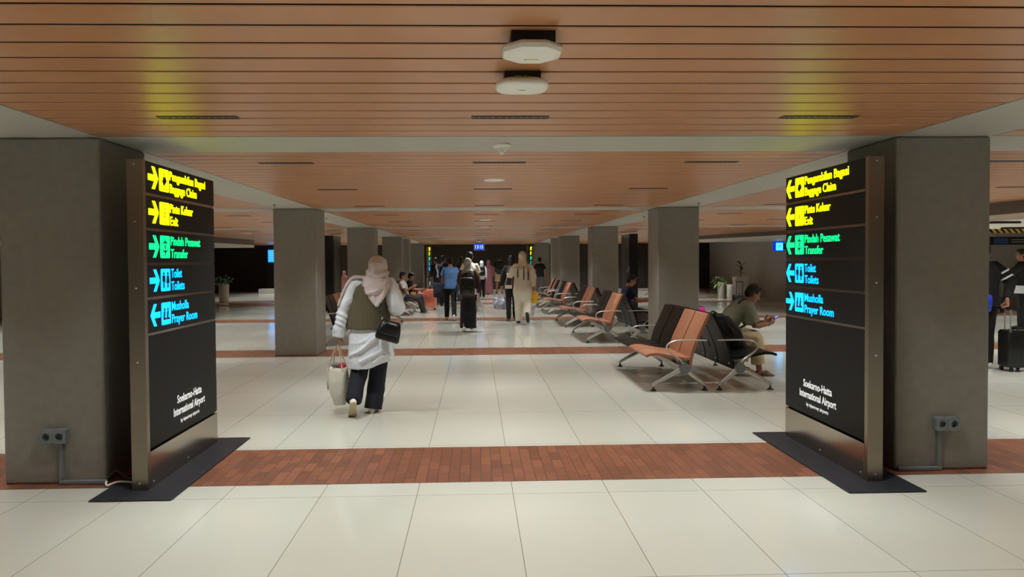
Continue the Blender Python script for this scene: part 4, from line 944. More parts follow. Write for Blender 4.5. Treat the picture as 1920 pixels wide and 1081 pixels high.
# ---- man in olive shirt, seated facing right
C_OLIVE = mat('olive_cotton', (122, 124, 102), 0.85)
C_KHAKI = mat('khaki_cotton', (196, 176, 140), 0.85)
C_SANDAL = mat('grey_sandal', (96, 94, 86), 0.6)
def olive_man():
    # local +Y forward -> world +X ; local +X -> world -Y (right side towards the camera)
    base = (3.245, 9.47, 0)
    over = {'pel': (0, .0, .50), 'waist': (0, .085, .635), 'chest': (0, .24, .81), 'neck': (0, .37, .985), 'headc': (0, .475, 1.085), 'hf': V((0, .86, -.51)), 'hu': V((0, .51, .86)),
            'sh0': (-.19, .335, .925), 'sh1': (.19, .335, .925), 'el0': (-.20, .45, .67), 'el1': (.20, .42, .665), 'wr0': (-.06, .64, .70), 'wr1': (.085, .655, .685),
            'hd0': V((.35, .85, .25)), 'hd1': V((-.3, .9, .25)), 'hn0': V((.6, 0, .5)), 'hn1': V((-.6, 0, .5)), 'hs0': V((0, 0, 1)), 'hs1': V((0, 0, 1)), 'cu0': .65, 'cu1': .65,
            'hip0': (-.10, .02, .50), 'hip1': (.10, .02, .50), 'kn0': (-.15, .45, .52), 'kn1': (.15, .44, .525), 'an0': (-.20, .38, .088), 'an1': (.15, .50, .088), 'td0': V((-.1, 1, 0)), 'td1': V((.1, 1, 0))}
    f = Fig('man in olive t-shirt and khaki trousers seated on the black bench looking at a phone', base, -pi / 2, 1.68, over=over, hipz=0, voxel=.009, broad=1.0)
    f.body(M_SKIND); f.hair()
    J = f.J; X = V((1, 0, 0))
    bm = bm_new()
    sp = smooth_pts([(0, -.02, .47), (0, .02, .56), (0, .085, .655), (0, .225, .815), (0, .315, .92), (0, .365, .985)], 3)
    tube(bm, sp, [(.19, .135)] * 3 + [(.185, .135)] * 3 + [(.185, .13)] * 3 + [(.195, .125)] * 3 + [(.175, .10)] * 2 + [(.085, .075)] * 2, 22, side=X, round_ends=False)
    for i in (0, 1):
        sh, el = J['sh%d' % i], J['el%d' % i]; sg = (-1, 1)[i]
        tube(bm, [V((sg * .08, .32, .92)), sh, sh.lerp(el, .4), sh.lerp(el, .82)], [.085, .085, .085, .092], 16, round_ends=False)
    f.obj('t_shirt', bm, C_OLIVE, disp=.022, size=.09, smooth=2)
    bm = bm_new()
    tube(bm, [(0, -.03, .56), (0, 0, .50), (0, .06, .48)], [(.175, .12), (.19, .12), (.19, .1)], 18, side=X)
    for i in (0, 1):
        h, k, a = J['hip%d' % i], J['kn%d' % i], J['an%d' % i]
        tube(bm, smooth_pts([h, h.lerp(k, .5) + V((0, 0, .005)), k + V((0, .0, 0)), k.lerp(a, .25) + V((0, .02, 0)), k.lerp(a, .6), a.lerp(k, .17)], 3), [.098] * 3 + [.095] * 3 + [.085] * 3 + [.085] * 3 + [.088] * 4, 16, round_ends=False)
    f.obj('trousers', bm, C_KHAKI, disp=.026, size=.075, smooth=2)
    for i in (0, 1):
        an, td, up = f.foot_pts(i); sd = td.cross(up); bm = bm_new()
        outl = [(-.075, .0), (-.06, .03), (.0, .034), (.08, .044), (.15, .046), (.19, .03), (.205, 0), (.19, -.03), (.15, -.045), (.08, -.042), (.0, -.034), (-.06, -.03)]
        b = an - up * .085
        A = [bm.verts.new(b + td * x + sd * y) for x, y in outl]; B = [bm.verts.new(b + td * x + sd * y + up * .016) for x, y in outl]; n = len(outl)
        for j in range(n): bm.faces.new((A[j], A[(j + 1) % n], B[(j + 1) % n], B[j]))
        bm.faces.new(A[::-1]); bm.faces.new(B); sl = finish('flip_flop', bm, C_SANDAL, f.t, bevel=.005)
        bm = bm_new()
        for sg in (-1, 1): tube(bm, smooth_pts([b + td * .145 + up * .03, b + td * .11 + up * .058 + sd * sg * .02, b + td * .055 + up * .055 + sd * sg * .042, b + td * .02 + up * .014 + sd * sg * .036], 4), [(.008, .004)] * 13, 8)
        finish('toe_strap', bm, C_SANDAL, sl, smooth=True)
    # bracelet
    bm = bm_new(); tube(bm, [J['wr1'] - J['hd1'].normalized() * .012, J['wr1'] + J['hd1'].normalized() * .0], [.030, .030], 14, round_ends=False); finish('bracelet', bm, M_BLACK, f.t)
    # sling strap across the back
    bm = bm_new(); tube(bm, smooth_pts([(.02, .20, .60), (.05, .09, .72), (.10, .19, .90), (.12, .30, 1.01), (.09, .39, .97), (.13, .42, .85), (.19, .32, .70), (.195, .16, .62)], 5), [(.018, .005)] * 36, 8); finish('sling_strap', bm, M_BLACK, f.t, smooth=True)
    # phone in the hands
    m = f.t.matrix_basis
    t = thing('smartphone', 'black smartphone with lit blue screen held by the man in olive', 'phone', (base[0] + .762, base[1] - .0, .742), 0)
    t.rotation_euler = (0, radians(-35), 0)
    bm = bm_new(); box(bm, -.075, .075, -.037, .037, -.004, .004); finish('phone_body', bm, M_BLACK, t, bevel=.003)
    bm = bm_new(); box(bm, -.070, .070, -.033, .033, .0042, .0048); finish('phone_screen', bm, emit('phone_screen', (.18, .35, .9), 1.0), t)
    # backpack lying on the bench between him and the camera
    t = thing('backpack', 'large black backpack resting on the black bench beside the man in olive', 'backpack', (3.14, 9.03, .405), 0)
    bm = bm_new(); loft(bm, [[V((p.x + sh_, p.y, p.z)) for p in ering((.035, 0, z), .205 * k, .165 * k2, power=2.8, n=26)] for z, k, k2, sh_ in ((0, .95, .9, .04), (.05, 1.08, 1, .035), (.2, 1.05, 1, .0), (.34, .95, .95, -.06), (.42, .75, .8, -.11), (.45, .45, .5, -.13))]); o = finish('pack_body', bm, mat('black_nylon', (15, 15, 18), .6), t); cloth(o, .01, .03, .1, 2)
    bm = bm_new(); tube(bm, smooth_pts([(-.16, -.05, .40), (-.15, -.05, .475), (-.10, -.03, .475), (-.06, -.03, .42)], 5), .010, 8); finish('top_handle', bm, M_BLACK, t, smooth=True)
    bm = bm_new(); loft(bm, [ering((.10, -.06, z), .09 * k, .08 * k, power=3, n=20) for z, k in ((.03, .85), (.06, 1), (.22, .95), (.27, .7))]); finish('side_pocket', bm, MC['black_nylon'], t, smooth=True)
    bm = bm_new(); tube(bm, smooth_pts([(-.02, -.13, .36), (.08, -.16, .25), (.13, -.15, .1), (.10, -.13, .03)], 5), [(.018, .005)] * 16, 8); finish('shoulder_strap', bm, M_BLACK, t, smooth=True)
olive_man()

# ---- walking group in the middle distance
C_BLUE = mat('blue_cotton', (84, 120, 172), 0.8); C_BLACKC = mat('black_cloth', (15, 14, 16), 0.85)
C_GREYP = wave_mat('grey_patterned_scarf', (104, 100, 98), (184, 182, 178), 6.0, .45, .8, 'Z', 14.0); C_MAROON = mat('dark_maroon_cloth', (58, 40, 44), 0.85)
C_BEIGE = mat('beige_fleece', (214, 202, 182), 0.9); C_CREAM = mat('cream_cloth', (222, 214, 196), 0.85)
C_DNAVY = mat('dark_navy_cloth', (26, 34, 54), 0.85); C_MAUVE = mat('mauve_cloth', (138, 88, 96), 0.85); C_DGREEN = mat('dark_green_nylon', (34, 42, 36), 0.7)
C_GREYT = mat('grey_trouser_cloth', (96, 90, 96), 0.85); C_WPLA = mat('white_plastic_film', (222, 222, 224), 0.35); C_LAV = mat('lavender_plastic_film', (170, 170, 190), 0.4)
C_YEL = mat('yellow_plastic_film', (240, 196, 20), 0.4); C_WBROWN = mat('warm_skin', (176, 124, 96), .55)

def walkers():
    # blue shirt
    f = Fig('person in plain blue t-shirt and black trousers walking away, left of the backpack woman', (-.66, 18.75, 0), radians(4), 1.62, legs=((.12, .08, .02), (-.22, .25, .0)), arms=((.25, .5, .12), (-.05, .25, .22)), feet=(0, -.5), head=(.18, 0), lean=.06)
    f.body(M_SKIN); f.hair(); f.shirt(C_BLUE, 'short', -.12, 1.18); f.trousers(C_BLACKC, 1, 1.0); f.shoes(C_SHOEW)
    bm = bm_new(); tube(bm, [f.J['el1'].lerp(f.J['sh1'], .5), f.J['el1'].lerp(f.J['sh1'], .02)], [.078, .070], 12, round_ends=False); f.obj('white_sleeve', bm, C_WHITE, voxel=.012)
    soft_bag('shoulder_bag', 'dark blue shoulder bag on the left side of the person in blue t-shirt', 'bag', (-.98, 18.62, .60), 0, .26, .16, .40, C_DNAVY, .55, .9, disp=.015)
    soft_bag('shoulder_bag', 'dark blue cloth bag hanging between the person in blue and the backpack woman', 'bag', (-.37, 18.6, .50), 0, .20, .12, .42, mat('slate_blue_cloth', (52, 66, 98), .8), .2, .8, straps=False)
    # backpack woman with grey scarf and black skirt
    f = Fig('woman in grey patterned hijab with black backpack and long black skirt walking away', (-.17, 15.65, 0), radians(-2), 1.565, legs=((-.12, .1, 0), (.12, .05, 0)), arms=((.3, .9, .1), (.02, .12, .22)), feet=(-.3, 0))
    f.body(M_SKIN); f.shirt(C_MAROON, 'long', -.18, 1.22, name='blouse'); f.skirt(C_BLACKC, .05, .17, .20); f.hijab(C_GREYP, .26, disp=.03); f.shoes(C_SHOEW)
    bm = bm_new(); tube(bm, [f.J['pel'] + V((0, 0, .03)), f.J['pel'] - V((0, 0, .10))], [(.19, .15), (.205, .165)], 20, side=V((1, 0, 0)), round_ends=False); f.obj('undershirt', bm, C_WHITE, disp=.015)
    backpack('black backpack worn by the woman in grey patterned hijab', (-.185, 15.49, .80), 0, .34, .20, .40)
    hang(f, 1, 'plastic_bag', 'white plastic bag in the right hand of the backpack woman', 'plastic bag', .16, .10, .28, C_WPLA, .10, taper=.8, disp=.04)
    # beige hooded person
    over = None
    f = Fig('person in beige hooded sweatshirt with three dark back stripes, walking away mid-stride', (1.155, 17.55, 0), radians(-3), 1.745, legs=((.1, .02, .02), (-.18, .75, .03)), arms=((.35, 1.2, .35), (-.05, .2, .2)), feet=(0, -1.05), lean=.03, broad=1.1)
    f.body(M_SKIN); f.trousers(C_CREAM, 1, 1.38, .95, .02); f.shirt(C_BEIGE, 'long', -.20, 1.28, disp=.02, name='sweatshirt')
    bm = bm_new(); ell(bm, f.at(0, -.012, .025), f.q(.100, .118, .122), f.R); ell(bm, f.at(0, -.01, -.06), f.q(.098, .105, .09), f.R); tube(bm, [f.J['neck'] + V((0, -.01, .02)), f.J['neck'] - V((0, .01, .07))], [(.105, .10), (.135, .11)], 16, side=V((1, 0, 0)))
    f.obj('hood', bm, C_BEIGE, disp=.012, size=.08)
    for x, z0, z1 in ((-.115, 1.12, 1.36), (.03, 1.06, 1.37), (.135, 1.05, 1.34)):
        bm = bm_new(); tube(bm, [(x, -.188 + abs(x) * .25, z0), (x * 1.04, -.178 + abs(x) * .25, (z0 + z1) / 2), (x * .96, -.150 + abs(x) * .3, z1)], [(.011, .014), (.014, .016), (.012, .016)], 8, side=V((1, 0, 0))); finish('back_stripe', bm, M_BLACK, f.t, smooth=True)
    f.shoes(M_BLACK)
    t = thing('handbag', 'small boxy beige handbag on long strap beside the beige hooded person', 'handbag', (.80, 17.35, .87), radians(5))
    bm = bm_new(); box(bm, -.085, .085, -.04, .04, 0, .085); finish('bag_body', bm, C_CREAM, t, bevel=.012)
    bm = bm_new(); tube(bm, smooth_pts([(-.08, 0, .08), (-.02, .03, .35), (.06, .10, .56), (.10, .06, .40), (.08, 0, .08)], 5), [(.010, .004)] * 21, 8); finish('strap', bm, C_CREAM, t, smooth=True)
    hang(f, 1, 'plastic_bag', 'yellow plastic bag in the right hand of the beige hooded person', 'plastic bag', .20, .12, .26, C_YEL, .08, taper=.75, disp=.04)
    fh = f
    soft_bag('plastic_bag', 'translucent white plastic bag low beside the beige hooded person', 'plastic bag', (1.36, 17.98, .12), 0, .30, .16, .40, mat('pale_blue_film', (206, 212, 228), .3), .30, .8, disp=.06)
    # person in black just ahead of the hooded one
    f = Fig('person in black partly hidden ahead of the beige hooded walker', (.93, 18.35, 0), 0, 1.66, legs=((-.1, .15, 0), (.1, .05, 0)), arms=((.05, .2, .25), (.1, .4, .1)), feet=(-.2, 0))
    f.body(M_SKIN); f.hair(long=True); f.shirt(C_BLACKC, 'long', -.12, 1.15); f.trousers(C_BLACKC); f.shoes(M_BLACK)
    hang(f, 0, 'shopping_bag', 'large grey shiny shopping bag left of the beige hooded person', 'shopping bag', .36, .24, .30, C_LAV, .22, taper=1.0, ms=C_LAV, disp=.07)
    bm = bm_new(); lathe(bm, [(0, 0), (.035, 0), (.045, .11), (.0, .11)], n=16); tag(finish('paper_cup', bm, M_WHITEP, smooth=False, loc=hand_at(fh, 0) - V((0, 0, .04))), 'white paper cup in the left hand of the beige hooded person', 'cup')
    # man in white t-shirt
    f = Fig('man in white t-shirt with short dark hair ahead of the backpack woman', (-.14, 18.1, 0), 0, 1.735, legs=((-.1, .1, 0), (.1, .05, 0)), arms=((.1, .2, .12), (.1, .2, .14)), feet=(-.2, 0))
    f.body(M_SKIN); f.hair(); f.shirt(mat('offwhite_cotton', (226, 218, 200), .8), 'short', -.10, 1.15); f.trousers(C_BLACKC); f.shoes(C_SHOEW)
walkers()

def far_crowd():
    f = Fig('man in navy t-shirt and khaki shorts with a dark green backpack in far doorway', (1.12, 33.6, 0), 0, 1.80, legs=((-.06, .05, .06), (.06, .03, .06)), arms=((0, .12, .16), (0, .12, .16)), voxel=.02)
    f.body(M_SKIN); f.hair(); f.shirt(C_DNAVY, 'short', -.10, 1.15); f.trousers(C_KHAKI, .92, 1.1, name='shorts'); f.shoes(M_BLACK)
    backpack('dark green backpack worn by the man in khaki shorts', (1.12, 33.43, .98), 0, .34, .18, .48, C_DGREEN)
    f = Fig('woman in mauve robe and hijab standing near the far end', (.60, 33.0, 0), radians(8), 1.58, voxel=.02)
    f.body(M_SKIN); f.shirt(C_MAUVE, 'long', -.2, 1.3); f.skirt(C_MAUVE, .03, .19, .24); f.hijab(mat('rose_scarf', (150, 100, 100), .8), .4, disp=.03)
    f = Fig('person in white hood carrying black daypack near the far end', (.26, 30.2, 0), 0, 1.54, legs=((-.1, .1, 0), (.12, .05, 0)), voxel=.02)
    f.body(M_SKIN); f.shirt(C_WHITE, 'long', -.12, 1.1); f.trousers(C_BLACKC); f.hijab(C_WHITE, .1); f.shoes(M_BLACK)
    backpack('black daypack worn by the person in white hood', (.26, 30.05, .92), 0, .3, .16, .42)
    f = Fig('person in dark top with pale shoulder scarf behind the blue t-shirt walker', (-1.10, 24.6, 0), radians(-20), 1.72, arms=((.3, 1.0, .15), (.1, .5, .1)), voxel=.018)
    f.body(M_SKIN); f.hair(); f.shirt(C_DNAVY, 'long', -.12, 1.15); f.trousers(C_BLACKC); f.shoes(M_BLACK)
    bm = bm_new(); tube(bm, smooth_pts([(-.19, -.1, 1.42), (-.20, -.15, 1.3), (-.14, -.16, 1.15), (-.18, -.13, .98)], 4), [(.035, .02)] * 13, 8); f.obj('scarf', bm, C_WHITE, voxel=.012, disp=.02)
    f = Fig('person in black with tied dark hair in the far crowd, left of white t-shirt man', (-.55, 27.2, 0), radians(15), 1.70, voxel=.02)
    f.body(M_SKIN); f.hair(long=True); f.shirt(C_BLACKC, 'long', -.12, 1.15); f.trousers(C_BLACKC); f.shoes(M_BLACK)
    f = Fig('person in dark maroon jacket in the far crowd by the left end totem', (-1.75, 31.5, 0), radians(30), 1.68, voxel=.02)
    f.body(M_SKIN); f.hair(); f.shirt(C_BLACKC, 'long', -.15, 1.2); f.trousers(C_BLACKC); f.shoes(M_BLACK)
    f = Fig('person in black beside the khaki shorts man near the far end', (1.62, 34.2, 0), radians(-15), 1.62, voxel=.02)
    f.body(M_SKIN); f.hair(long=True); f.shirt(C_BLACKC, 'long', -.15, 1.2); f.trousers(C_BLACKC); f.shoes(M_BLACK)
    f = Fig('man in black shirt and grey trousers beside the sixth right column', (2.78, 30.8, 0), radians(-12), 1.66, arms=((.2, .9, .2), (0, .2, .12)), voxel=.018)
    f.body(M_SKIN); f.hair(); f.shirt(C_BLACKC, 'short', -.10, 1.2); f.trousers(C_GREYT); f.shoes(M_BLACK)
    soft_bag('tote_bag', 'pale pink tote bag beside the man in black shirt', 'tote bag', (2.50, 30.6, .62), 0, .22, .12, .34, mat('pale_pink_cloth', (222, 168, 164), .8), .2, .9)
    # in the gap beyond the third right column
    f = Fig('woman in teal top and white trousers left of the right black totem', (4.40, 23.6, 0), radians(10), 1.60, voxel=.018)
    f.body(M_SKIN); f.hair(long=True); f.shirt(mat('teal_cloth', (150, 190, 190), .8), 'short', -.10, 1.2); f.trousers(C_WHITE); f.shoes(C_SHOEW)
    bm = bm_new(); tube(bm, [f.J['neck'] + V((0, 0, .02)), f.J['neck'] - V((0, 0, .09))], [(.075, .075), (.12, .11)], 14, side=V((1, 0, 0))); f.obj('red_scarf', bm, mat('red_cloth', (190, 50, 60), .8), voxel=.014)
    # left hall
    f = Fig('small child in pink far behind in the left hall, beside the woman with tote', (-4.86, 26.6, 0), radians(5), 1.20, voxel=.016)
    f.body(M_SKIN); f.shirt(mat('pink_cotton', (206, 150, 142), .8), 'long', -.15, 1.2); f.skirt(mat('beige_skirt_cloth', (196, 176, 160), .85), .05); f.hijab(mat('pink_scarf', (214, 160, 150), .8), .2); f.shoes(M_BLACK)
    # right hall, behind the near right column
    f = Fig('person in black jacket with white sleeve stripes beside the black suitcase, at far right', (7.10, 9.80, 0), 0, 1.76, arms=((.1, .3, .15), (.12, .18, .22)), voxel=.014, broad=1.1, over={'el1': (.33, -.10, 1.17), 'wr1': (.17, -.25, .94), 'hd1': (-.15, -.2, -1), 'hn1': (-1, 0, .1), 'cu1': .9})
    f.body(M_SKIN); f.hair(); f.shirt(C_BLACKC, 'long', -.12, 1.3, name='jacket'); f.trousers(C_BLACKC); f.shoes(C_SHOEW)
    for k, a in enumerate((.45, .72)):
        p = f.J['sh1'].lerp(f.J['el1'], a); d = (f.J['el1'] - f.J['sh1']).normalized()
        bm = bm_new(); tube(bm, [p - d * .012, p + d * .012], [.092 - .004 * k, .091 - .004 * k], 18, round_ends=False); finish('sleeve_stripe', bm, C_WHITE, f.t, smooth=False)
    soft_bag('shoulder_bag', 'bright blue bag at the waist of the person in black striped jacket', 'bag', (6.93, 9.55, .80), 0, .24, .14, .24, mat('bright_blue_nylon', (30, 60, 190), .5), .2, .9, straps=False)
    suitcase('black upright suitcase with extended handle at the far right edge', (7.345, 9.50, 0), radians(90), .24, .34, .56, mat('black_shell', (20, 20, 22), .4), .29)
    f = Fig('person in black with a white band bag at the right edge of the view', (11.74, 15.0, 0), radians(60), 1.70, arms=((.9, .7, .1), (.2, .4, .1)), voxel=.016)
    f.body(M_SKIN); f.hair(); f.shirt(C_BLACKC, 'long', -.12, 1.2); f.trousers(C_BLACKC); f.shoes(M_BLACK)
    bm = bm_new(); tube(bm, [f.J['pel'] + V((0, 0, -.02)), f.J['pel'] - V((0, 0, .19))], [(.21, .17), (.21, .17)], 18, side=V((1, 0, 0)), round_ends=False); f.obj('white_band', bm, C_WHITE, voxel=.016)
far_crowd()

def seated():
    def sit(label, loc, rotz, h, zs, shirt, sleeve, tr, shoes, lean=.0, arms=((.5, 1.1, .1), (.5, 1.1, .1)), head=(.25, 0), legs=((1.48, 1.35, .05), (1.48, 1.35, .08))):
        f = Fig(label, loc, rotz, h, legs=legs, arms=arms, lean=lean, head=head, voxel=.014)
        f.t.location.z = zs - (.94 * f.s - .10 * f.s) + .0
        f.body(M_SKIN); f.hair(); f.shirt(shirt, sleeve, -.06, 1.18); f.trousers(tr); f.shoes(shoes)
        return f
    W2 = mat('white_patterned_cotton', (206, 196, 192), .8, noise_amt=.35, noise_scale=14)
    sit('older man in white patterned shirt and dark trousers seated on the left bench', (-2.13, 21.55, 0), -pi / 2, 1.66, .40, W2, 'short', mat('dark_grey_cloth', (52, 48, 46), .85), mat('brown_shoe', (120, 104, 84), .6), -.18, legs=((1.50, 1.25, .05), (1.46, 1.02, .1)), arms=((.35, 1.75, .12), (.4, 1.7, .12)))
    sit('younger person in black shirt seated with red bag on the left bench', (-2.08, 22.12, 0), -pi / 2, 1.60, .40, C_BLACKC, 'short', mat('denim_dark', (50, 56, 70), .85), M_BLACK, +.10)
    soft_bag('cloth_bag', 'red cloth bag on the lap of the seated person in black', 'bag', (-1.88, 22.08, .545), 0, .22, .16, .13, mat('red_bag_cloth', (178, 30, 40), .8), .1, .9, straps=False)
    soft_bag('cloth_bag', 'orange tan bag between the two seated men on the left bench', 'bag', (-1.90, 21.82, .447), 0, .18, .12, .16, mat('orange_tan_cloth', (206, 160, 104), .8), .1, .9, straps=False)
    sit('man in dark blue shirt seated facing right beyond the second right bench', (3.20, 15.7 - .5, 0), -pi / 2, 1.70, .40, mat('deep_navy_cotton', (28, 40, 78), .8), 'short', C_BLACKC, M_BLACK, .14, head=(.38, 0))
    bm = bm_new(); box(bm, -.11, .11, -.08, .08, -.004, .004)
    o = finish('booklet', bm, C_CREAM, loc=(3.72, 15.2, .84)); o.rotation_euler = (0, radians(-30), 0); tag(o, 'open cream booklet held by the man in dark blue shirt', 'booklet')
    suitcase('coral pink hard suitcase standing beside the two seated men', (-1.46, 22.8, 0), radians(-6), .42, .24, .66, mat('coral_shell', (226, 128, 108), .35), .40)
    suitcase('black suitcase with raised handle left of the blue t-shirt walker', (-1.22, 25.3, 0), radians(8), .40, .24, .58, mat('dark_shell', (24, 24, 28), .4), .48)
    suitcase('bright magenta small suitcase beyond the second right column', (5.28, 16.6, 0), radians(10), .17, .14, .42, mat('magenta_shell', (224, 24, 150), .4), 0, ribs=False)
    t = thing('trolley_suitcase', 'black suitcase with raised handle behind the man in olive', 'suitcase', (6.82, 18.6, 0), radians(5))
    t2 = suitcase('dark suitcase with tall black handle standing behind the man in olive', (6.9, 18.4, 0), radians(3), .40, .24, .62, MC['dark_shell'], .33, M_BLACK)
    bpy.data.objects.remove(t)
seated()

# ------------------------------------------------------------------ plants, screens, totems, side halls
def leaf(bm, base, d, L, w, droop=.3, n=5, m_up=V((0, 0, 1))):
    d = V(d).normalized(); sd = d.cross(m_up)
    if sd.length < .05: sd = V((1, 0, 0))
    sd.normalize(); up = sd.cross(d).normalized(); prev = None
    for k in range(n + 1):
        t = k / n; c = V(base) + d * L * t - V((0, 0, 1)) * droop * L * t * t
        ww = w * math.sin(pi * min(1, .08 + t * .92)) ** .8 if k < n else 0.002
        a = bm.verts.new(c - sd * ww + up * ww * .25); b = bm.verts.new(c - up * ww * .0); e = bm.verts.new(c + sd * ww + up * ww * .25)
        if prev: bm.faces.new((prev[0], prev[1], b, a)); bm.faces.new((prev[1], prev[2], e, b))
        prev = (a, b, e)
M_LEAF = mat('leaf_green', (66, 104, 50), .5, noise_amt=.25, noise_scale=8); M_LEAFP = mat('leaf_pale', (142, 170, 104), .5, noise_amt=.2, noise_scale=10); M_LEAFD = mat('leaf_dark', (30, 44, 28), .5)
M_POT = mat('white_pot', (226, 224, 214), .45)
def planter(name, label, loc, r, h, kind, leafm, seed, square=0):
    rnd = random.Random(seed); t = thing(name, label, 'potted plant', loc)
    bm = bm_new()
    if square: loft(bm, [[V((a * square * k, b * square * k, z)) for a, b in ((-1, -1), (1, -1), (1, 1), (-1, 1))] for z, k in ((0, .78), (h, 1), (h, .9), (h - .08, .88))])
    else: lathe(bm, [(0, 0), (r * .8, 0), (r * .92, .03), (r, h * .6), (r * .96, h), (r * .86, h), (r * .84, h - .06), (0, h - .06)], n=26)
    finish('pot', bm, M_POT, t, smooth=not square)
    bm = bm_new(); lathe(bm, [(0, h - .05), (r * .86 if not square else square * .85, h - .05)], n=20); finish('soil', bm, mat('soil', (40, 30, 24), .95), t)
    bm = bm_new()
    if kind == 'bush':
        for k in range(70):
            a = rnd.uniform(0, 2 * pi); e = rnd.uniform(.1, 1.4); b = V((cos(a) * r * .5 * rnd.random(), sin(a) * r * .5 * rnd.random(), h - .05))
            d = V((cos(a) * cos(e), sin(a) * cos(e), sin(e))); p = b + d * rnd.uniform(.05, .38)
            leaf(bm, p, (d + V((rnd.uniform(-.5, .5), rnd.uniform(-.5, .5), rnd.uniform(-.2, .4)))), rnd.uniform(.12, .22), rnd.uniform(.022, .045), .5)
    elif kind == 'broad':
        for k in range(26):
            a = rnd.uniform(0, 2 * pi); e = rnd.uniform(.0, 1.2)
            d = V((cos(a) * cos(e), sin(a) * cos(e), sin(e))); b = V((0, 0, h - .05)) + d * rnd.uniform(.06, .3)
            leaf(bm, b, d, rnd.uniform(.22, .42), rnd.uniform(.035, .07), .7)
    elif kind == 'stem':
        for k in range(7):
            z = h + .08 + k * .07; a = k * 2.4
            leaf(bm, (0, 0, z), (cos(a) * .8, sin(a) * .8, .55), .30, .045, .1)
        tube(bm, [(0, 0, h - .05), (.01, 0, h + .3), (0, 0, h + .62)], [.012, .01, .006], 8)
    elif kind == 'palm':
        for k in range(20):
            a = rnd.uniform(0, 2 * pi); e = rnd.uniform(.35, 1.35); d = V((cos(a) * cos(e), sin(a) * cos(e), sin(e)))
            leaf(bm, (0, 0, h - .05), d, rnd.uniform(.55, .85), .022, .35, 6)
    o = finish('foliage', bm, leafm, t, smooth=True)
    return t
planter('potted_plant', 'white round pot with bushy green plant against left hall dark wall, right one of pair', (-9.70, 27.85, 0), .19, .72, 'bush', M_LEAF, 3)
planter('potted_plant', 'shorter white round pot with dark leaves in left hall beside the taller pot', (-10.12, 27.3, 0), .17, .52, 'bush', M_LEAFD, 4)
planter('potted_plant', 'white round pot with pale broad leaves in the right hall, left of the pair', (9.80, 28.25, 0), .135, .62, 'broad', M_LEAFP, 5)
planter('potted_plant', 'plain white round pot beside the pale leafy plant in the right hall', (9.98, 27.7, 0), .135, .56, 'none', M_LEAFP, 6)
planter('potted_plant', 'tall square white planter with dark upright plant before the grey wall', (10.72, 28.6, 0), .3, .84, 'stem', M_LEAFD, 7, .25)
planter('potted_plant', 'dark spiky palm behind the seated men near the fourth left column', (-2.28, 27.2, 0), .2, .45, 'palm', M_LEAFD, 8)

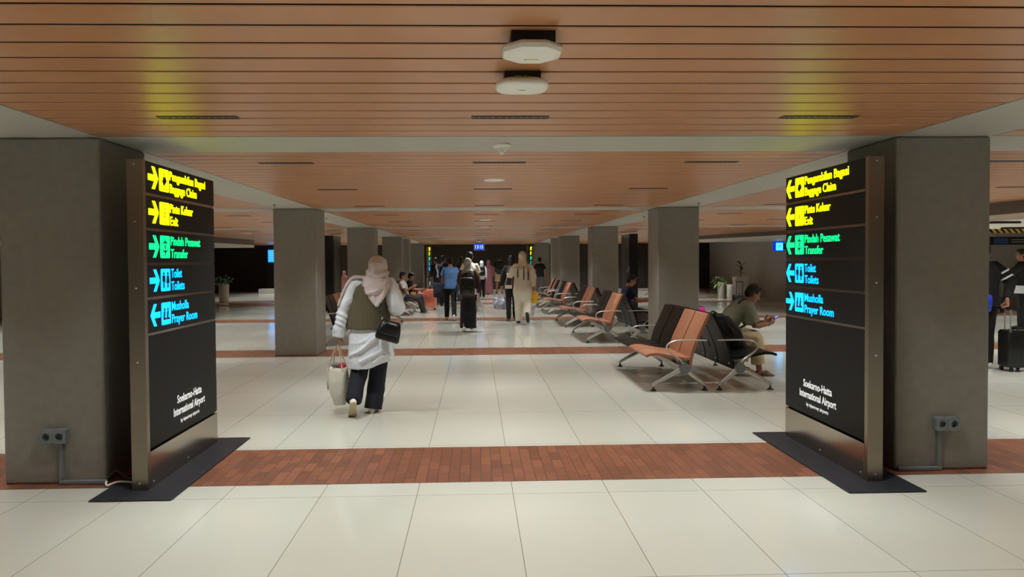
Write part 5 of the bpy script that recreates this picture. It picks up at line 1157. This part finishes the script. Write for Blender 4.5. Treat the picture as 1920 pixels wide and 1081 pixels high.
def totems():
    for sx, (x0, x1), lab in ((-1, (-4.66, -4.40), 'tall black totem panel in the left hall behind the second column'), (1, (4.84, 5.10), 'tall black totem panel in the right hall between the second and third columns')):
        t = thing('totem_panel', lab, 'totem', ((x0 + x1) / 2, 22.95, 0))
        w = (x1 - x0) / 2
        bm = bm_new(); box(bm, -w, w, -.65, .65, .04, 2.365); finish('casing', bm, mat('gloss_black_casing', (18, 19, 22), .18), t, bevel=.006)
        bm = bm_new(); box(bm, -w - .03, w + .03, -.68, .68, .003, .04); finish('plinth', bm, M_STEELDARK, t, bevel=.004)
        bm = bm_new(); box(bm, (-w - .004 if sx > 0 else w), (-w if sx > 0 else w + .004), -.58, .58, .15, 2.25); finish('glass_front', bm, mat('dark_glass', (22, 18, 17), .08), t)
totems()
def screens():
    # blue display in left hall
    t = thing('display_screen', 'bright blue wall display on the dark wall of the left hall', 'display', (-10.35, 37.3, 1.55))
    bm = bm_new(); box(bm, -.45, .45, 0, .12, -1.545, .85); finish('cabinet', bm, mat('black_cabinet', (18, 17, 18), .4), t, bevel=.01)
    bm = bm_new(); box(bm, -.36, .30, -.012, 0.002, 0.0, .64); s = finish('screen', bm, emit('screen_blue', (.02, .45, 1.6), 1.0), t)
    for k in range(5):
        bm = bm_new(); box(bm, -.30, .22 - .06 * (k % 2), -.014, -.0125, .54 - k * .11, .57 - k * .11); finish('text_line', bm, emit('screen_line', (.25, .9, 1.8), 1.0), s)
    bm = bm_new(); box(bm, -.5, .3, -.5, .1, 0, .22); o = finish('low_plinth', bm, M_POT, loc=(-10.3, 36.4, 0.0)); tag(o, 'low white plinth box on the floor below the blue display', 'plinth')
    # projecting blue sign
    t = thing('projecting_sign', 'small lit blue and cyan projecting sign on the grey wall of the right hall', 'sign', (10.78, 25.0, 1.98))
    bm = bm_new(); box(bm, -.24, .10, -.05, .05, -.17, .17); finish('sign_box', bm, emit('deep_blue_face', (.0, .03, .55), 1.0), t, bevel=.008)
    bm = bm_new(); box(bm, -.16, .08, -.056, -.0505, -.13, .13); fc = finish('lit_face', bm, emit('cyan_face', (.12, 1.6, 2.6), 1.0), t)
    poly_obj('pictogram', [[(-.075, -.05), (-.05, -.05), (-.02, .03), (.01, -.04), (.03, -.04), (0, .06), (-.05, .05)]], -.057, fc, mat('teal_print', (20, 130, 140), .5))
    bm = bm_new(); box(bm, .10, .315, -.02, .02, -.1, .1); finish('bracket', bm, M_BLACK, t)
    l = bpy.data.lights.new('sign_glow', 'AREA'); l.shape = 'RECTANGLE'; l.size = .3; l.size_y = .3; l.energy = 2.5; l.color = (.0, .25, 1.0)
    lo = bpy.data.objects.new('sign_glow', l); COL.objects.link(lo); lo.parent = t; lo.location = (-.02, -.06, 0); lo.rotation_euler = (pi / 2, 0, 0)
    # hanging blue sign in the corridor
    t = thing('hanging_sign', 'small blue hanging sign reading 13 15 above the far end of the corridor', 'sign', (.18, 32.9, 2.19), 0)
    bm = bm_new(); box(bm, -.25, .25, 0, .09, -.165, .165); finish('sign_box', bm, mat('pale_blue_frame', (150, 160, 210), .5), t, bevel=.01)
    bm = bm_new(); box(bm, -.215, .215, -.006, .001, -.13, .13); fc = finish('lit_face', bm, emit('royal_blue_face', (.01, .06, .75), 1.0), t)
    for x, s_ in ((-.185, '13'), (.03, '15')):
        me = text_mesh(s_, .22, .155, .006, .001); o = bpy.data.objects.new('lettering', me); COL.objects.link(o); me.materials.append(emit('pale_cyan_letters', (.5, .9, 1.4), 1.0)); o.parent = fc; o.location = (x, -.008, -.075); o.rotation_euler = (pi / 2, 0, 0)
    for x in (-.15, .15):
        bm = bm_new(); cyl(bm, (x, .045, .165), (x, .045, .238), .008, n=8); finish('hanger_rod', bm, M_STEEL, t)
    t = thing('access_point', 'white domed access point on the ceiling just before the hanging blue sign', 'access point', (.16, 30.6, H))
    bm = bm_new(); lathe(bm, [(0, 0), (.11, 0), (.11, -.02), (0, -.02)], n=20); finish('mounting_plate', bm, M_BLACK, t)
    bm = bm_new(); lathe(bm, [(0, -.02), (.13, -.02), (.135, -.04), (.09, -.085), (0, -.09)], n=24); finish('cover', bm, M_WHITEP, t, smooth=True)
    # far end doorway panels and small lines
    for k, (x, z) in enumerate(((.36, 1.94), (.38, 1.80), (.34, 1.63))):
        pass
    # door frames on the end wall
    for i, (x0, x1) in enumerate(((-2.35, 2.75),)):
        bm = bm_new(); box(bm, x0 - .12, x0, YEND - .06, YEND, 0, 2.38); struct(finish('trim_20', bm, M_TAUPE))
        bm = bm_new(); box(bm, x1, x1 + .12, YEND - .06, YEND, 0, 2.38); struct(finish('trim_21', bm, M_TAUPE))
    # hazard striped bar and sign in far right area
    t = thing('clearance_bar', 'yellow and black hazard striped bar hanging at far right edge', 'hazard bar', (12.7, 17.0, 2.14))
    bm = bm_new(); box(bm, -1.6, 2.2, -.03, .03, 0, .10)
    m = bpy.data.materials.new('hazard_stripes'); m.use_nodes = True; nt = m.node_tree; b = nt.nodes['Principled BSDF']
    tc = nt.nodes.new('ShaderNodeTexCoord'); wv = nt.nodes.new('ShaderNodeTexWave'); wv.bands_direction = 'DIAGONAL'; wv.inputs['Scale'].default_value = 4.2
    mp = nt.nodes.new('ShaderNodeMapping'); mp.inputs['Scale'].default_value = (1, 0, 1); nt.links.new(tc.outputs['Object'], mp.inputs['Vector']); nt.links.new(mp.outputs['Vector'], wv.inputs['Vector'])
    r = nt.nodes.new('ShaderNodeValToRGB'); r.color_ramp.interpolation = 'CONSTANT'; r.color_ramp.elements[0].color = (*lin((20, 18, 16)), 1); r.color_ramp.elements[1].color = (*lin((226, 186, 70)), 1); r.color_ramp.elements[1].position = .5
    nt.links.new(wv.outputs['Fac'], r.inputs['Fac']); nt.links.new(r.outputs['Color'], b.inputs['Base Color'])
    finish('striped_bar', bm, m, t)
    bm = bm_new(); box(bm, -.32, .06, -.02, .02, .10, .22); pl = finish('label_plate', bm, M_WHITEP, t)
    bm = bm_new(); box(bm, -.28, -.08, -.0225, -.0202, .145, .165); finish('printed_line', bm, M_GREYP, pl)
    for x in (-1.2, 1.8):
        bm = bm_new(); cyl(bm, (x, 0, .10), (x, 0, .284), .008, n=8); finish('hanger_rod', bm, M_STEEL, t)
    t = thing('hanging_sign', 'black hanging direction sign with dim blue panel at far right edge', 'sign', (13.5, 17.6, 1.86))
    bm = bm_new(); box(bm, -.55, 1.6, -.03, .03, 0, .20); finish('sign_box', bm, M_SIGNBLK, t, bevel=.006)
    bm = bm_new(); box(bm, -.48, -.12, -.036, -.03, .03, .17); finish('blue_panel', bm, mat('dim_blue', (24, 60, 104), .4), t)
    for z in (.115, .06):
        bm = bm_new(); box(bm, -.04, .9, -.034, -.0302, z, z + .022); finish('printed_line', bm, M_GREYP, t)
    for x in (-.4, 1.3):
        bm = bm_new(); cyl(bm, (x, 0, .20), (x, 0, .566), .008, n=8); finish('hanger_rod', bm, M_STEEL, t)
    # dark waiting bench far right
    t = thing('low_bench', 'low dark bench on castors against the far right wall', 'bench', (13.6, 19.6, 0))
    bm = bm_new(); box(bm, -.9, 1.2, -.25, .25, .12, .42); finish('bench_body', bm, M_BLACK, t, bevel=.03)
    for x in (-.75, 1.05):
        bm = bm_new(); cyl(bm, (x, -.2, .06), (x, -.16, .06), .058, n=16); finish('castor', bm, M_BLACK, t)
screens()
